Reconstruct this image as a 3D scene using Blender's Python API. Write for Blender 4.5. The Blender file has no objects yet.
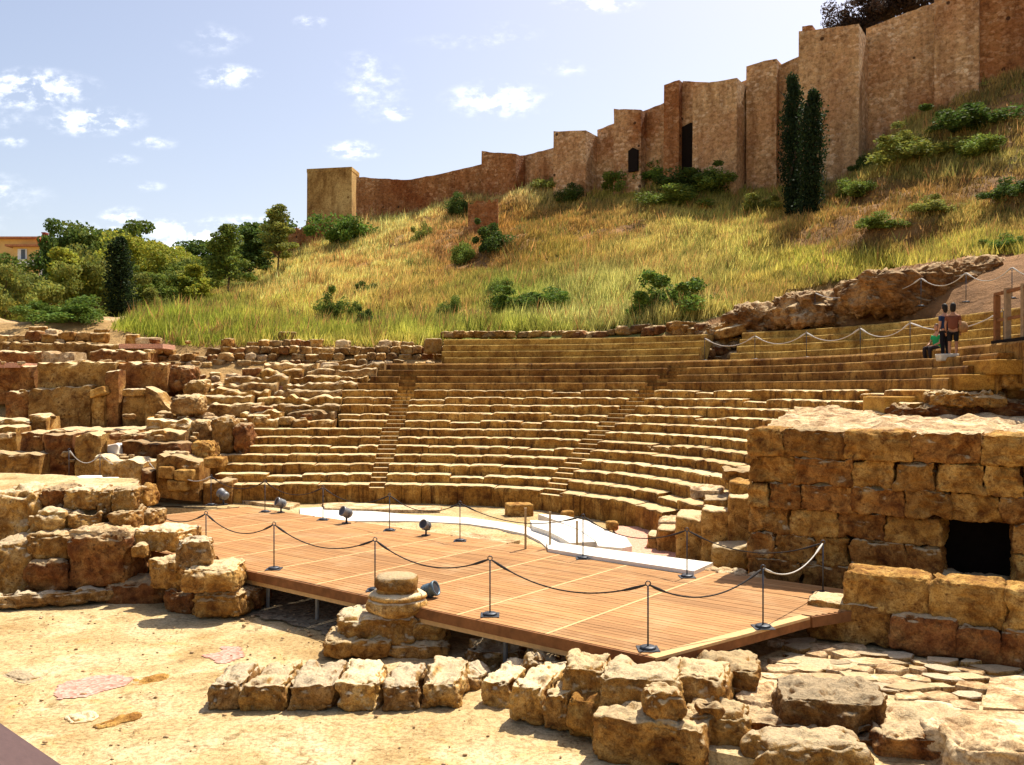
import bpy, math, random
import numpy as np
from mathutils import Vector, Matrix
C = bpy.data.collections.new('theatre'); bpy.context.scene.collection.children.link(C)
scn = bpy.context.scene
F, H, YH = 890.0, 4.1, 390.0
R = math.radians
random.seed(7)
def Q(px, py, D): return np.array([(px-512)/F*D, D, H+(YH-py)/F*D])
def P(px, py, z): return Q(px, py, F*(H-z)/(py-YH))
# ------------------------------------------------------------------ numpy noise
def _h(i, j, k, s):
    n = (i*374761393 + j*668265263 + k*2147483647 + s*1274126177) & 0xffffffff
    n = ((n ^ (n >> 13))*1274126177) & 0xffffffff
    n = ((n ^ (n >> 16))*2246822519) & 0xffffffff
    return ((n ^ (n >> 15)) & 0xffffff)/float(0xffffff)
def vn(p, s=0):
    p = np.asarray(p, float); f = np.floor(p); t = p-f; i = f.astype(np.int64); t = t*t*(3-2*t)
    r = 0
    for a in (0, 1):
        for b in (0, 1):
            for c in (0, 1):
                w = (t[:,0] if a else 1-t[:,0])*(t[:,1] if b else 1-t[:,1])*(t[:,2] if c else 1-t[:,2])
                r = r+w*_h(i[:,0]+a, i[:,1]+b, i[:,2]+c, s)
    return r*2-1
def fbm(p, s=0, o=4):
    r = 0; a = 1; t = 0
    for k in range(o):
        r = r+a*vn(p*2**k+k*17.3, s+k); t += a; a *= .5
    return r/t
# ------------------------------------------------------------------ objects
def mesh(name, v, f, cols=None, smooth=False):
    me = bpy.data.meshes.new(name); v = np.asarray(v, np.float32)
    if isinstance(f, np.ndarray) and len(f):
        n = f.shape[1]; me.vertices.add(len(v)); me.vertices.foreach_set('co', v.ravel())
        me.loops.add(f.size); me.loops.foreach_set('vertex_index', f.ravel().astype(np.int32))
        me.polygons.add(len(f)); me.polygons.foreach_set('loop_start', np.arange(0, f.size, n, dtype=np.int32))
        me.update(calc_edges=True)
    else:
        me.from_pydata([tuple(map(float, a)) for a in v], [], [tuple(map(int, a)) for a in f]); me.update()
    if cols is not None:
        ca = me.color_attributes.new('tint', 'FLOAT_COLOR', 'POINT')
        c = np.ones((len(v), 4), np.float32); c[:, :3] = cols; ca.data.foreach_set('color', c.ravel())
    if smooth: me.polygons.foreach_set('use_smooth', np.ones(len(me.polygons), bool))
    return me
def link(name, me, mat=None, parent=None, loc=(0,0,0), rz=0):
    o = bpy.data.objects.new(name, me); C.objects.link(o); o.location = loc; o.rotation_euler = (0,0,rz)
    if mat is not None and me is not None and len(me.materials) == 0: me.materials.append(mat)
    if parent is not None: o.parent = parent
    return o
def tag(o, label=None, cat=None, group=None, kind=None):
    if label: o['label'] = label
    if cat: o['category'] = cat
    if group: o['group'] = group
    if kind: o['kind'] = kind
    return o
def empty(name, loc, label, cat, group=None, rz=0):
    o = bpy.data.objects.new(name, None); C.objects.link(o); o.location = loc; o.rotation_euler = (0,0,rz)
    o.empty_display_size = .2
    return tag(o, label, cat, group)
class MB:
    def __init__(s): s.v = []; s.f = []
    def add(s, v, f):
        n = len(s.v); s.v += [tuple(map(float, a)) for a in v]; s.f += [tuple(i+n for i in q) for q in f]; return s
    def box(s, x0, x1, y0, y1, z0, z1, M=None):
        v = [(x, y, z) for z in (z0, z1) for y in (y0, y1) for x in (x0, x1)]
        if M is not None: v = [M @ Vector(a) for a in v]
        return s.add(v, [(0,2,3,1),(4,5,7,6),(0,1,5,4),(2,6,7,3),(0,4,6,2),(1,3,7,5)])
    def tube(s, pts, r, n=8, cap=True):
        pts = [Vector(p) for p in pts]; rs = r if hasattr(r, '__len__') else [r]*len(pts); v = []; f = []
        for i, p in enumerate(pts):
            d = (pts[min(i+1, len(pts)-1)]-pts[max(i-1, 0)]).normalized()
            a = d.cross(Vector((0,0,1)) if abs(d.z) < .9 else Vector((1,0,0))).normalized(); b = d.cross(a)
            for k in range(n):
                t = 2*math.pi*k/n; v.append(p+(a*math.cos(t)+b*math.sin(t))*rs[i])
        for i in range(len(pts)-1):
            for k in range(n): f.append((i*n+k, i*n+(k+1)%n, (i+1)*n+(k+1)%n, (i+1)*n+k))
        if cap: f.append(tuple(range(n))[::-1]); f.append(tuple((len(pts)-1)*n+k for k in range(n)))
        return s.add(v, f)
    def lathe(s, prof, n=24, o=(0,0,0)):
        v = []; f = []
        for (r, z) in prof:
            for k in range(n): t = 2*math.pi*k/n; v.append((o[0]+r*math.cos(t), o[1]+r*math.sin(t), o[2]+z))
        for i in range(len(prof)-1):
            for k in range(n): f.append((i*n+k, i*n+(k+1)%n, (i+1)*n+(k+1)%n, (i+1)*n+k))
        f.append(tuple(range(n))[::-1]); f.append(tuple((len(prof)-1)*n+k for k in range(n)))
        return s.add(v, f)
    def build(s, name, mat, parent=None, smooth=False, loc=(0,0,0), rz=0):
        return link(name, mesh(name, s.v, s.f, smooth=smooth), mat, parent, loc, rz)
def prism(poly, z0, z1):   # closed prism of a plan polygon (counter-clockwise)
    n = len(poly); v = [(x, y, z0) for x, y in poly]+[(x, y, z1) for x, y in poly]
    return v, [tuple(range(n))[::-1], tuple(range(n, 2*n))]+[(i, (i+1)%n, n+(i+1)%n, n+i) for i in range(n)]
# ------------------------------------------------------------------ materials
def mat_new(name):
    m = bpy.data.materials.new(name); m.use_nodes = True; nt = m.node_tree
    b = nt.nodes['Principled BSDF']; b.inputs['Roughness'].default_value = .9; b.inputs['Specular IOR Level'].default_value = .15
    return m, nt, b
def N(nt, t, **k):
    n = nt.nodes.new(t)
    for a, b in k.items():
        if a in n.inputs: n.inputs[a].default_value = b
        else: setattr(n, a, b)
    return n
def coords(nt, rnd=True, sc=(1,1,1)):
    tc = N(nt, 'ShaderNodeTexCoord'); mp = N(nt, 'ShaderNodeMapping'); mp.inputs['Scale'].default_value = sc
    nt.links.new(tc.outputs['Object'], mp.inputs['Vector'])
    if rnd:
        oi = N(nt, 'ShaderNodeObjectInfo'); ml = N(nt, 'ShaderNodeMath', operation='MULTIPLY'); ml.inputs[1].default_value = 37
        cb = N(nt, 'ShaderNodeCombineXYZ'); nt.links.new(oi.outputs['Random'], ml.inputs[0])
        nt.links.new(ml.outputs[0], cb.inputs[0]); nt.links.new(ml.outputs[0], cb.inputs[1]); nt.links.new(cb.outputs[0], mp.inputs['Location'])
    return mp.outputs[0]
def ramp(nt, fac, stops):
    r = N(nt, 'ShaderNodeValToRGB'); el = r.color_ramp.elements
    while len(el) < len(stops): el.new(.5)
    for e, (p, c) in zip(el, stops): e.position = p; e.color = (*c, 1) if len(c) == 3 else c
    nt.links.new(fac, r.inputs[0]); return r.outputs[0]
def noise(nt, vec, scale, detail=6, rough=.6, dist=0.):
    n = N(nt, 'ShaderNodeTexNoise'); n.inputs['Scale'].default_value = scale; n.inputs['Detail'].default_value = detail
    n.inputs['Roughness'].default_value = rough; n.inputs['Distortion'].default_value = dist
    nt.links.new(vec, n.inputs['Vector']); return n.outputs['Fac']
def mix(nt, fac, a, b, mode='MIX'):
    m = N(nt, 'ShaderNodeMix', data_type='RGBA', blend_type=mode)
    for s, x in ((0, fac), (6, a), (7, b)):
        if hasattr(x, 'links'): nt.links.new(x, m.inputs[s])
        else: m.inputs[s].default_value = x if s == 0 else (*x, 1)
    return m.outputs[2]
def bump(nt, b, hgt, strength, dist, prev=None):
    bp = N(nt, 'ShaderNodeBump'); bp.inputs['Strength'].default_value = strength; bp.inputs['Distance'].default_value = dist
    nt.links.new(hgt, bp.inputs['Height'])
    if prev is not None: nt.links.new(prev, bp.inputs['Normal'])
    nt.links.new(bp.outputs[0], b.inputs['Normal']); return bp.outputs[0]
def stone(name, dark, mid, light, scale=1.4, stain=(.07,.03,.012), stain_amt=.8, pit=9, bstr=.7, bdist=.05, streak=False, objvar=.35, rnd=True, lichen=None, top_dust_sun=None, top_amt=.75):
    m, nt, b = mat_new(name); vec = coords(nt, rnd)
    c = ramp(nt, noise(nt, vec, scale, 7, .62, .3), [(.28, dark), (.47, mid), (.70, light)])
    big = noise(nt, vec, scale*.55, 3, .5)
    sv = coords(nt, rnd, (2.4, 2.4, .35)) if streak else vec
    st = ramp(nt, noise(nt, sv, scale*(1.3 if streak else 1.9), 6, .72, .6), [(.50, (0,0,0)), (.66, (stain_amt,)*3)])
    c = mix(nt, st, c, stain)
    dk = ramp(nt, noise(nt, vec, scale*.8, 8, .78, .8), [(.44, (0,0,0)), (.60, (.8,)*3)]); c = mix(nt, dk, c, mix(nt, 1., c, (.38,.27,.20), 'MULTIPLY'))
    pits = N(nt, 'ShaderNodeTexVoronoi'); pits.inputs['Scale'].default_value = pit*.55; nt.links.new(vec, pits.inputs['Vector'])
    c = mix(nt, mix(nt, 1., ramp(nt, pits.outputs['Distance'], [(.10, (.85,)*3), (.24, (0,0,0))]), ramp(nt, noise(nt, vec, scale, 3, .6), [(.48, (0,0,0)), (.58, (1,1,1))]), 'MULTIPLY'), c, tuple(x*.8 for x in stain))
    if lichen:
        lf = ramp(nt, noise(nt, vec, scale*2.3, 5, .7), [(.56, (0,0,0)), (.68, (.7,)*3)]); c = mix(nt, lf, c, lichen)
    fine = noise(nt, vec, pit*3, 4, .7)
    c = mix(nt, .75, c, ramp(nt, fine, [(.34, (.42,.34,.26)), (.54, (1.06,1.04,1.0))]), 'MULTIPLY')
    if top_dust_sun:  # pale dust on upward faces, brightened to paint in their sunlit tops
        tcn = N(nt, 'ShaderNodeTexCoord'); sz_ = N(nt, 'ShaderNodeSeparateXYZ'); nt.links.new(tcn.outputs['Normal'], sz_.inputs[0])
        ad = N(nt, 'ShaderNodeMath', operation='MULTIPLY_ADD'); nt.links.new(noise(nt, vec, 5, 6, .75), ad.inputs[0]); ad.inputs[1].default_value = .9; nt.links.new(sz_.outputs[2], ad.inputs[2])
        sc_ = N(nt, 'ShaderNodeMath', operation='MULTIPLY'); nt.links.new(ad.outputs[0], sc_.inputs[0]); sc_.inputs[1].default_value = .55; cf = ramp(nt, sc_.outputs[0], [(.56, (0,0,0)), (.70, (top_amt,)*3)]); c = mix(nt, cf, c, mix(nt, .55, top_dust_sun, ramp(nt, noise(nt, vec, pit*1.6, 7, .78), [(.36, (.42,.36,.28)), (.56, (1.05,1.05,1.05))]), 'MULTIPLY'))
    if objvar:
        oi = N(nt, 'ShaderNodeObjectInfo'); v = ramp(nt, oi.outputs['Random'], [(0, (1-objvar, (1-objvar)*.93, (1-objvar)*.85)), (1, (1.15, 1.15, 1.15))])
        c = mix(nt, 1., c, v, 'MULTIPLY')
    nt.links.new(c, b.inputs['Base Color'])
    n1 = bump(nt, b, noise(nt, vec, pit, 6, .68), bstr, bdist*.7); bump(nt, b, noise(nt, vec, pit*4, 3, .6), bstr*.7, bdist*.14, n1)
    return m
def plain(name, col, rough=.6, metal=0., var=.25, scale=6, bstr=0.):
    m, nt, b = mat_new(name); vec = coords(nt)
    c = ramp(nt, noise(nt, vec, scale, 5, .65), [(.3, tuple(x*(1-var) for x in col)), (.7, tuple(min(1, x*(1+var)) for x in col))])
    nt.links.new(c, b.inputs['Base Color']); b.inputs['Roughness'].default_value = rough; b.inputs['Metallic'].default_value = metal
    if bstr: bump(nt, b, noise(nt, vec, scale*3, 6, .7), bstr, .02)
    return m
def tinted(name, trans=0., var=.0, nscale=3.):
    m, nt, b = mat_new(name); a = N(nt, 'ShaderNodeVertexColor', layer_name='tint'); c = a.outputs[0]
    nt.links.new(c, b.inputs['Base Color']); b.inputs['Roughness'].default_value = .75
    if trans:
        t = N(nt, 'ShaderNodeBsdfTranslucent'); nt.links.new(c, t.inputs[0]); mx = N(nt, 'ShaderNodeMixShader'); mx.inputs[0].default_value = trans
        nt.links.new(b.outputs[0], mx.inputs[1]); nt.links.new(t.outputs[0], mx.inputs[2]); nt.links.new(mx.outputs[0], nt.nodes['Material Output'].inputs[0])
    return m
M = {}
TOP_PALE = (.74,.60,.36)  # dust tone, lightened to stand for sun on the tops
M['rock'] = stone('weathered_sandstone', (.22,.09,.02), (.50,.265,.062), (.64,.41,.14), 2.6, pit=14, bdist=.06, bstr=.9, stain=(.12,.045,.015), stain_amt=.75, top_dust_sun=TOP_PALE)
M['rockpale'] = stone('pale_sandstone', (.28,.135,.034), (.54,.31,.08), (.68,.47,.19), 2.8, pit=14, bdist=.06, bstr=.9, stain=(.16,.07,.022), stain_amt=.65, lichen=(.40,.33,.20), top_dust_sun=(.80,.67,.44))
M['rockred'] = stone('red_brown_stone', (.13,.04,.012), (.33,.135,.04), (.48,.27,.09), 2.2, pit=11, bdist=.07, bstr=.9, top_dust_sun=TOP_PALE, top_amt=.6)
M['rockgrey'] = stone('grey_crusted_stone', (.17,.08,.024), (.40,.225,.07), (.58,.39,.17), 3.2, pit=14, bdist=.07, bstr=.9, stain_amt=.65, top_dust_sun=(.70,.59,.40), top_amt=.8)
M['wallred'] = stone('mottled_rust_stone', (.14,.05,.014), (.36,.17,.042), (.54,.31,.09), 2.4, pit=11, bdist=.06, bstr=.9, stain=(.10,.035,.01), stain_amt=.85, objvar=.25, top_dust_sun=TOP_PALE)
M['rubble'] = stone('rubble_stone', (.20,.09,.028), (.45,.26,.085), (.64,.47,.23), 1.6, pit=9, bdist=.06, objvar=.45, top_dust_sun=TOP_PALE, top_amt=.6)
M['seatold'] = stone('old_seat_stone', (.13,.05,.010), (.39,.20,.038), (.60,.37,.10), 1.5, stain=(.075,.03,.009), stain_amt=.9, pit=6, bdist=.07, bstr=.9, streak=True, objvar=.15, top_dust_sun=(.76,.60,.34))
M['seatbrown'] = stone('restored_brown_stone', (.17,.078,.018), (.36,.195,.045), (.48,.29,.08), 1.1, stain=(.075,.03,.01), stain_amt=.8, pit=6, bdist=.03, bstr=.5, streak=True, objvar=.25)
M['seatyellow'] = stone('restored_yellow_stone', (.30,.18,.04), (.46,.30,.07), (.56,.39,.11), 1.1, stain=(.22,.11,.025), stain_amt=.6, pit=5, bdist=.02, bstr=.4, streak=True, objvar=.12)
M['yellowblock'] = stone('cut_yellow_stone', (.22,.10,.02), (.44,.25,.06), (.62,.42,.14), 2.4, stain=(.16,.06,.014), stain_amt=.85, pit=12, bdist=.045, bstr=.8, objvar=.12)
M['smoothblock'] = stone('new_orange_stone', (.38,.20,.04), (.46,.26,.05), (.50,.30,.07), 1.2, stain=(.30,.14,.03), stain_amt=.4, pit=9, bdist=.01, objvar=.08)
M['earthwall'] = stone('plastered_earth_wall', (.22,.105,.03), (.46,.27,.075), (.60,.40,.14), 1.3, stain=(.14,.05,.014), pit=7, bdist=.10, bstr=1., stain_amt=.85, objvar=.15, top_dust_sun=TOP_PALE)
M['earthred'] = stone('red_earth_wall', (.14,.045,.014), (.34,.15,.042), (.52,.31,.10), 1.3, stain=(.10,.033,.01), pit=7, bdist=.10, bstr=1., stain_amt=.85, objvar=.15, top_dust_sun=TOP_PALE)
M['ledge'] = stone('pale_ledge_stone', (.36,.24,.11), (.58,.44,.25), (.74,.62,.42), 1.8, stain=(.20,.11,.045), stain_amt=.7, pit=8, bdist=.05, objvar=.1)  # pale tan stone for ledges, slabs and gravel
M['marble'] = plain('white_marble', (.70,.65,.56), .7, 0, .14, 1.6, .15)
M['bedrock'] = stone('bedrock_schist', (.14,.065,.022), (.33,.18,.066), (.52,.37,.19), .7, pit=3, bdist=.2, objvar=.1, top_dust_sun=(.54,.42,.25), top_amt=.6)
M['leaf'] = tinted('leaf_faces', .35)
M['grassm'] = tinted('grass_blades', .4)
M['trunk'] = plain('tree_bark', (.11,.075,.05), .95, bstr=.5)
M['metal'] = plain('dark_steel', (.07,.075,.085), .45, .6, .2, 8)
M['rope'] = plain('dark_rope', (.035,.03,.028), .8, 0, .3, 40)
M['ropewhiteglint'] = plain('white_rope_and_glint', (.50,.47,.42), .8, 0, .1, 40)  # real white ropes, and the painted sun glint on one dark rope
M['lampgrey'] = plain('grey_lamp_housing', (.22,.225,.23), .45, .3, .15, 10)
M['lampblue'] = plain('blue_grey_lamp_housing', (.10,.15,.19), .45, .3, .15, 10)
M['glass'] = plain('lamp_glass', (.05,.05,.055), .1)
M['woodpost'] = plain('pale_wood_post', (.36,.26,.13), .8, 0, .25, 12)
M['woodfence'] = plain('grey_brown_timber', (.27,.19,.11), .85, 0, .25, 9, .3)
M['steelleg'] = plain('galvanised_steel', (.20,.20,.19), .5, .4)
M['rail'] = plain('dark_red_painted_metal', (.085,.05,.048), .55, 0, .12, 30, .1)
# fortress masonry: small pale rubble in brown mortar
def fort(name, mort, s1, s2, amt=.8):
    m, nt, b = mat_new(name); vec = coords(nt, False, (1, 1, 1.7)); v0 = coords(nt, False)
    wob = N(nt, 'ShaderNodeTexNoise'); wob.inputs['Scale'].default_value = 1.2; nt.links.new(vec, wob.inputs['Vector']); va = N(nt, 'ShaderNodeVectorMath', operation='MULTIPLY_ADD'); nt.links.new(wob.outputs['Color'], va.inputs[0]); va.inputs[1].default_value = (.35,)*3; nt.links.new(vec, va.inputs[2]); vv = va.outputs[0]
    v = N(nt, 'ShaderNodeTexVoronoi'); v.inputs['Scale'].default_value = 2.1; nt.links.new(vv, v.inputs['Vector']); v.feature = 'F1'
    e = N(nt, 'ShaderNodeTexVoronoi', feature='DISTANCE_TO_EDGE'); e.inputs['Scale'].default_value = 2.1; nt.links.new(vv, e.inputs['Vector'])
    sc = ramp(nt, v.outputs['Color'], [(.15, tuple(x*.72 for x in s1)), (.45, s1), (.62, tuple((x+y)/2 for x, y in zip(s1, s2))), (.85, s2)])
    patch = ramp(nt, noise(nt, v0, .22, 5, .65, .5), [(.40, (.25,.25,.25)), (.60, (1,1,1))])
    c = mix(nt, mix(nt, 1., ramp(nt, e.outputs['Distance'], [(.0, (0,0,0)), (.12, (amt,)*3)]), patch, 'MULTIPLY'), mort, sc)
    c = mix(nt, 1., c, ramp(nt, noise(nt, v0, .12, 6, .65, .4), [(.30, (.62,.36,.22)), (.46, (1,.86,.74)), (.62, (1.12,1.08,.98)), (.78, (1.3,1.25,1.1))]), 'MULTIPLY')
    st = coords(nt, False, (1, 1, .18)); c = mix(nt, .6, c, ramp(nt, noise(nt, st, .8, 6, .7), [(.34, (.42,.32,.26)), (.54, (1.05,1.05,1.05))]), 'MULTIPLY')
    c = mix(nt, .75, c, ramp(nt, noise(nt, v0, 3.2, 7, .78), [(.36, (.36,.28,.22)), (.54, (1.12,1.12,1.12))]), 'MULTIPLY')
    ph = N(nt, 'ShaderNodeTexVoronoi'); ph.inputs['Scale'].default_value = .5; ph.inputs['Randomness'].default_value = .35; nt.links.new(v0, ph.inputs['Vector'])
    c = mix(nt, ramp(nt, ph.outputs['Distance'], [(.07, (.9,.9,.9)), (.10, (0,0,0))]), c, (.05,.02,.01))
    nt.links.new(c, b.inputs['Base Color'])
    n1 = bump(nt, b, e.outputs['Distance'], .6, .25); bump(nt, b, noise(nt, v0, 2.4, 8, .75), .9, .3, n1); return m
M['fort'] = fort('fortress_masonry', (.58,.37,.19), (.56,.37,.20), (.88,.75,.56))
M['fortred'] = fort('fortress_red_masonry', (.36,.165,.065), (.42,.23,.10), (.66,.46,.28))
M['render'] = stone('rendered_tower_face', (.36,.22,.07), (.52,.34,.12), (.58,.42,.17), .25, stain=(.22,.11,.03), stain_amt=.75, pit=2, bdist=.04, bstr=.4, streak=True, objvar=0, rnd=False)
# ground
def groundmat():
    m, nt, b = mat_new('sandy_ground'); vec = coords(nt, False)
    c = ramp(nt, noise(nt, vec, .55, 8, .62, .5), [(.28, (.36,.225,.085)), (.5, (.56,.41,.20)), (.70, (.68,.56,.34))])
    c = mix(nt, ramp(nt, noise(nt, vec, 1.1, 7, .7, 1.), [(.56, (0,0,0)), (.7, (.65,)*3)]), c, (.54,.32,.09))
    c = mix(nt, ramp(nt, noise(nt, vec, 2.3, 8, .75, .8), [(.56, (0,0,0)), (.64, (.75,)*3)]), c, (.27,.18,.07))
    c = mix(nt, .75, c, ramp(nt, noise(nt, vec, 14, 8, .8), [(.40, (.38,.33,.27)), (.55, (1,1,1))]), 'MULTIPLY')
    vr = N(nt, 'ShaderNodeTexVoronoi', feature='DISTANCE_TO_EDGE'); vr.inputs['Scale'].default_value = .75; wv = N(nt, 'ShaderNodeVectorMath', operation='ADD'); nz_ = N(nt, 'ShaderNodeTexNoise'); nz_.inputs['Scale'].default_value = 2.2; nz_.inputs['Detail'].default_value = 6; nt.links.new(vec, nz_.inputs['Vector']); nt.links.new(vec, wv.inputs[0]); nt.links.new(nz_.outputs['Color'], wv.inputs[1]); nt.links.new(wv.outputs[0], vr.inputs['Vector'])
    c = mix(nt, mix(nt, 1., ramp(nt, vr.outputs['Distance'], [(.0, (1,1,1)), (.022, (0,0,0))]), ramp(nt, noise(nt, vec, .7, 4, .6), [(.5, (0,0,0)), (.6, (.8,.8,.8))]), 'MULTIPLY'), c, (.16,.09,.035))
    nt.links.new(c, b.inputs['Base Color']); n1 = bump(nt, b, noise(nt, vec, 3.5, 8, .7), .8, .10); bump(nt, b, noise(nt, vec, 30, 5, .75), .5, .02, n1); return m
M['ground'] = groundmat()
def hillmat():
    m, nt, b = mat_new('hill_earth'); a = N(nt, 'ShaderNodeVertexColor', layer_name='tint'); vec = coords(nt, False)
    c = mix(nt, .8, a.outputs[0], ramp(nt, noise(nt, vec, .9, 8, .7), [(.3, (.45,.42,.4)), (.65, (1.25,1.25,1.2))]), 'MULTIPLY')
    nt.links.new(c, b.inputs['Base Color']); n1 = bump(nt, b, noise(nt, vec, .8, 8, .7), .9, .5); bump(nt, b, noise(nt, vec, 5, 6, .7), .6, .08, n1); return m
M['hill'] = hillmat()
def pinkmat(name, a_, b_, sc):
    m, nt, b = mat_new(name); vec = coords(nt, False)
    v = N(nt, 'ShaderNodeTexVoronoi'); v.inputs['Scale'].default_value = sc; nt.links.new(vec, v.inputs['Vector'])
    nt.links.new(ramp(nt, v.outputs['Color'], [(.1, a_), (.5, b_), (.9, tuple(min(1, x*1.35) for x in b_))]), b.inputs['Base Color'])
    bump(nt, b, v.outputs['Distance'], .7, .03); return m
M['pinkgravel'] = pinkmat('pink_gravel', (.40,.16,.11), (.52,.26,.20), 16)
M['pinkfloor'] = pinkmat('pink_floor', (.50,.24,.15), (.58,.31,.21), 30)
M['pebble'] = pinkmat('grey_pebbles', (.10,.07,.04), (.24,.19,.12), 12)
def deckmat():
    m, nt, b = mat_new('deck_boards'); vec = coords(nt, False)
    a = N(nt, 'ShaderNodeVertexColor', layer_name='tint')
    s = coords(nt, False, (.5, 9, 9))
    c = mix(nt, .8, a.outputs[0], ramp(nt, noise(nt, s, 2.2, 7, .7, .2), [(.3, (.62,.57,.5)), (.65, (1.15,1.15,1.15))]), 'MULTIPLY')
    c = mix(nt, ramp(nt, noise(nt, vec, .9, 6, .65), [(.5, (0,0,0)), (.72, (.5,)*3)]), c, (.50,.33,.17))
    nt.links.new(c, b.inputs['Base Color']); b.inputs['Roughness'].default_value = .7; bump(nt, b, noise(nt, s, 6, 4, .7), .3, .01); return m
M['deck'] = deckmat()
M['fascia'] = plain('deck_fascia_wood', (.20,.085,.03), .8, 0, .3, 5)
M['strip'] = plain('deck_joint_wood', (.54,.35,.16), .8, 0, .15, 9)
M['beam'] = plain('deck_beam', (.16,.12,.07), .9)
M['black'] = plain('black_and_doorway_dark', (.012,.008,.006), 1.)  # black for the painted dark of doorways, and for the fence base board

# ------------------------------------------------------------------ rocks
_cube = {}
def cubegrid(n):
    if n in _cube: return _cube[n]
    idx = {}; v = []; f = []
    def vid(p):
        k = tuple(int(round(a)) for a in p)
        if k not in idx: idx[k] = len(v); v.append(k)
        return idx[k]
    for ax in range(3):
        for s in (0, n):
            for i in range(n):
                for j in range(n):
                    q = []
                    for (a, b) in ((i, j), (i+1, j), (i+1, j+1), (i, j+1)):
                        p = [0,0,0]; p[ax] = s; p[(ax+1)%3] = a; p[(ax+2)%3] = b; q.append(vid(p))
                    f.append(q if s else q[::-1])
    _cube[n] = (np.array(v)/n*2-1., np.array(f)); return _cube[n]
def rockv(sx, sy, sz, seed, n=16, k=9, rough=.05, fine=.015, taper=.06, chip=.0):
    p, f = cubegrid(n)
    r = (np.abs(p)**k).sum(1)**(1./k); p = p/r[:, None]
    rs = np.random.RandomState(seed)
    q = p.copy()
    q[:, 0] *= 1+taper*rs.uniform(-1,1)*p[:, 2]+taper*rs.uniform(-1,1)*p[:, 1]
    q[:, 1] *= 1+taper*rs.uniform(-1,1)*p[:, 2]
    q[:, 2] += taper*rs.uniform(-1,1)*p[:, 0]+taper*.6*rs.uniform(-1,1)*p[:, 1]
    h = np.array([sx, sy, sz])/2; w = q*h
    nr = p**5/np.maximum(1e-6, np.linalg.norm(p**5, axis=1))[:, None]
    d = rough*fbm(w*1.6/max(.3, min(1, sz)), seed, 3)+fine*fbm(w*9, seed+50, 3)
    if n > 20:
        rd = np.abs(fbm(w*4.2, seed+70, 4)); topk = np.clip(p[:, 2]*1.6-.35, 0, 1)*np.clip(np.maximum(np.abs(p[:, 0]), np.abs(p[:, 1]))*3-1.7, 0, 1)
        d = d-fine*1.6*np.maximum(0, .16-rd)*4-topk*(.03+.10*np.maximum(0, fbm(w*3.3, seed+33, 3)+.1))
        d = d-.05*np.maximum(0, fbm(w*7, seed+44, 2)-.28)*3
    if chip: d = d-chip*np.maximum(0, fbm(w*2.2, seed+90, 2)-.12)*4
    w = w+nr*d[:, None]; w[:, 2] += sz/2
    return w, f
def rock(name, x, y, z, sx, sy, sz, mat, label, cat='stone', group=None, rz=0, seed=None, tilt=(0,0), **k):
    seed = seed if seed is not None else random.randint(0, 99999)
    v, f = rockv(sx, sy, sz, seed, **k)
    o = link(name, mesh(name, v, f, smooth=True), mat, None, (x, y, z), rz); o.rotation_euler = (tilt[0], tilt[1], rz)
    return tag(o, label, cat, group)
def blk(x0, x1, yt, yb, D, dep, mat, label, name='stone_block', rz=0, cat='stone block', group=None, **k):
    """front face seen at pixels x0..x1, yt..yb, standing at distance D and dep metres deep"""
    xc = (x0+x1)/2; w = (x1-x0)/F*D; h = (yb-yt)/F*D; b = Q(xc, yb, D)
    c = b+np.array([-math.sin(rz), math.cos(rz), 0])*dep/2
    return rock(name, c[0], c[1], b[2], w*1.03, dep, h*1.02, mat, label, cat, group, rz, **k)

# ------------------------------------------------------------------ seating curves
B1 = np.array([(4.2,16),(4.8,20),(4.95,23),(4.4,26),(3.8,28),(2.5,30.1),(.2,32.4),(-4,33.7),(-10.7,33.8),(-20,33.8)], float)
B2 = np.array([(14.6,17),(16.1,23),(16.4,28),(15.6,33),(14.4,36.5),(11.6,40.6),(5,45.4),(-4,47),(-10.7,47.2),(-20,47.2)], float)
def cr(Pt, n=40):
    P_ = np.vstack([2*Pt[0]-Pt[1], Pt, 2*Pt[-1]-Pt[-2]]); out = []
    for i in range(1, len(P_)-2):
        for t in np.linspace(0, 1, n, endpoint=False):
            a, b, c, d = P_[i-1:i+3]
            out.append(.5*((2*b)+(-a+c)*t+(2*a-5*b+4*c-d)*t*t+(-a+3*b-3*c+d)*t**3))
    out.append(Pt[-1]); return np.array(out)
S1, S2 = cr(B1), cr(B2)
OFF = [(n-1)*.65+(1.05 if n > 16 else 0) for n in range(1, 22)]; TOT = OFF[19]
ZR = lambda n: .55+(n-1)*.323 if n <= 16 else .55+15*.323+(n-16)*.345
def curve(d): t = d/TOT; return S1*(1-t)+S2*t
def pxof(c, z): return 512+F*c[:, 0]/c[:, 1]
def seat_height(x, y):   # surface height of the seating at plan points
    out = np.full(len(x), -9.); P_ = np.stack([x, y], 1)
    c1 = curve(0); c2 = curve(TOT)
    for n in range(1, 22):
        pass
    return out
LEFT = [230,218,205,190,247,247,247,339,338,343,345,345,361,371,380,388,445,445,445,445]
stL = lambda n: 378+(n-1)*2.55
stC = lambda n: (550+(n-1)*7.7 if n <= 7 else 596+(n-7)*10.2)
def stW(n): return 18.
seating = empty('theatre_seating', (0, 33, 0), 'curved banks of worn stone seats rising in rows round the orchestra below the hill', 'seating')
seating_parts = []
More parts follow.
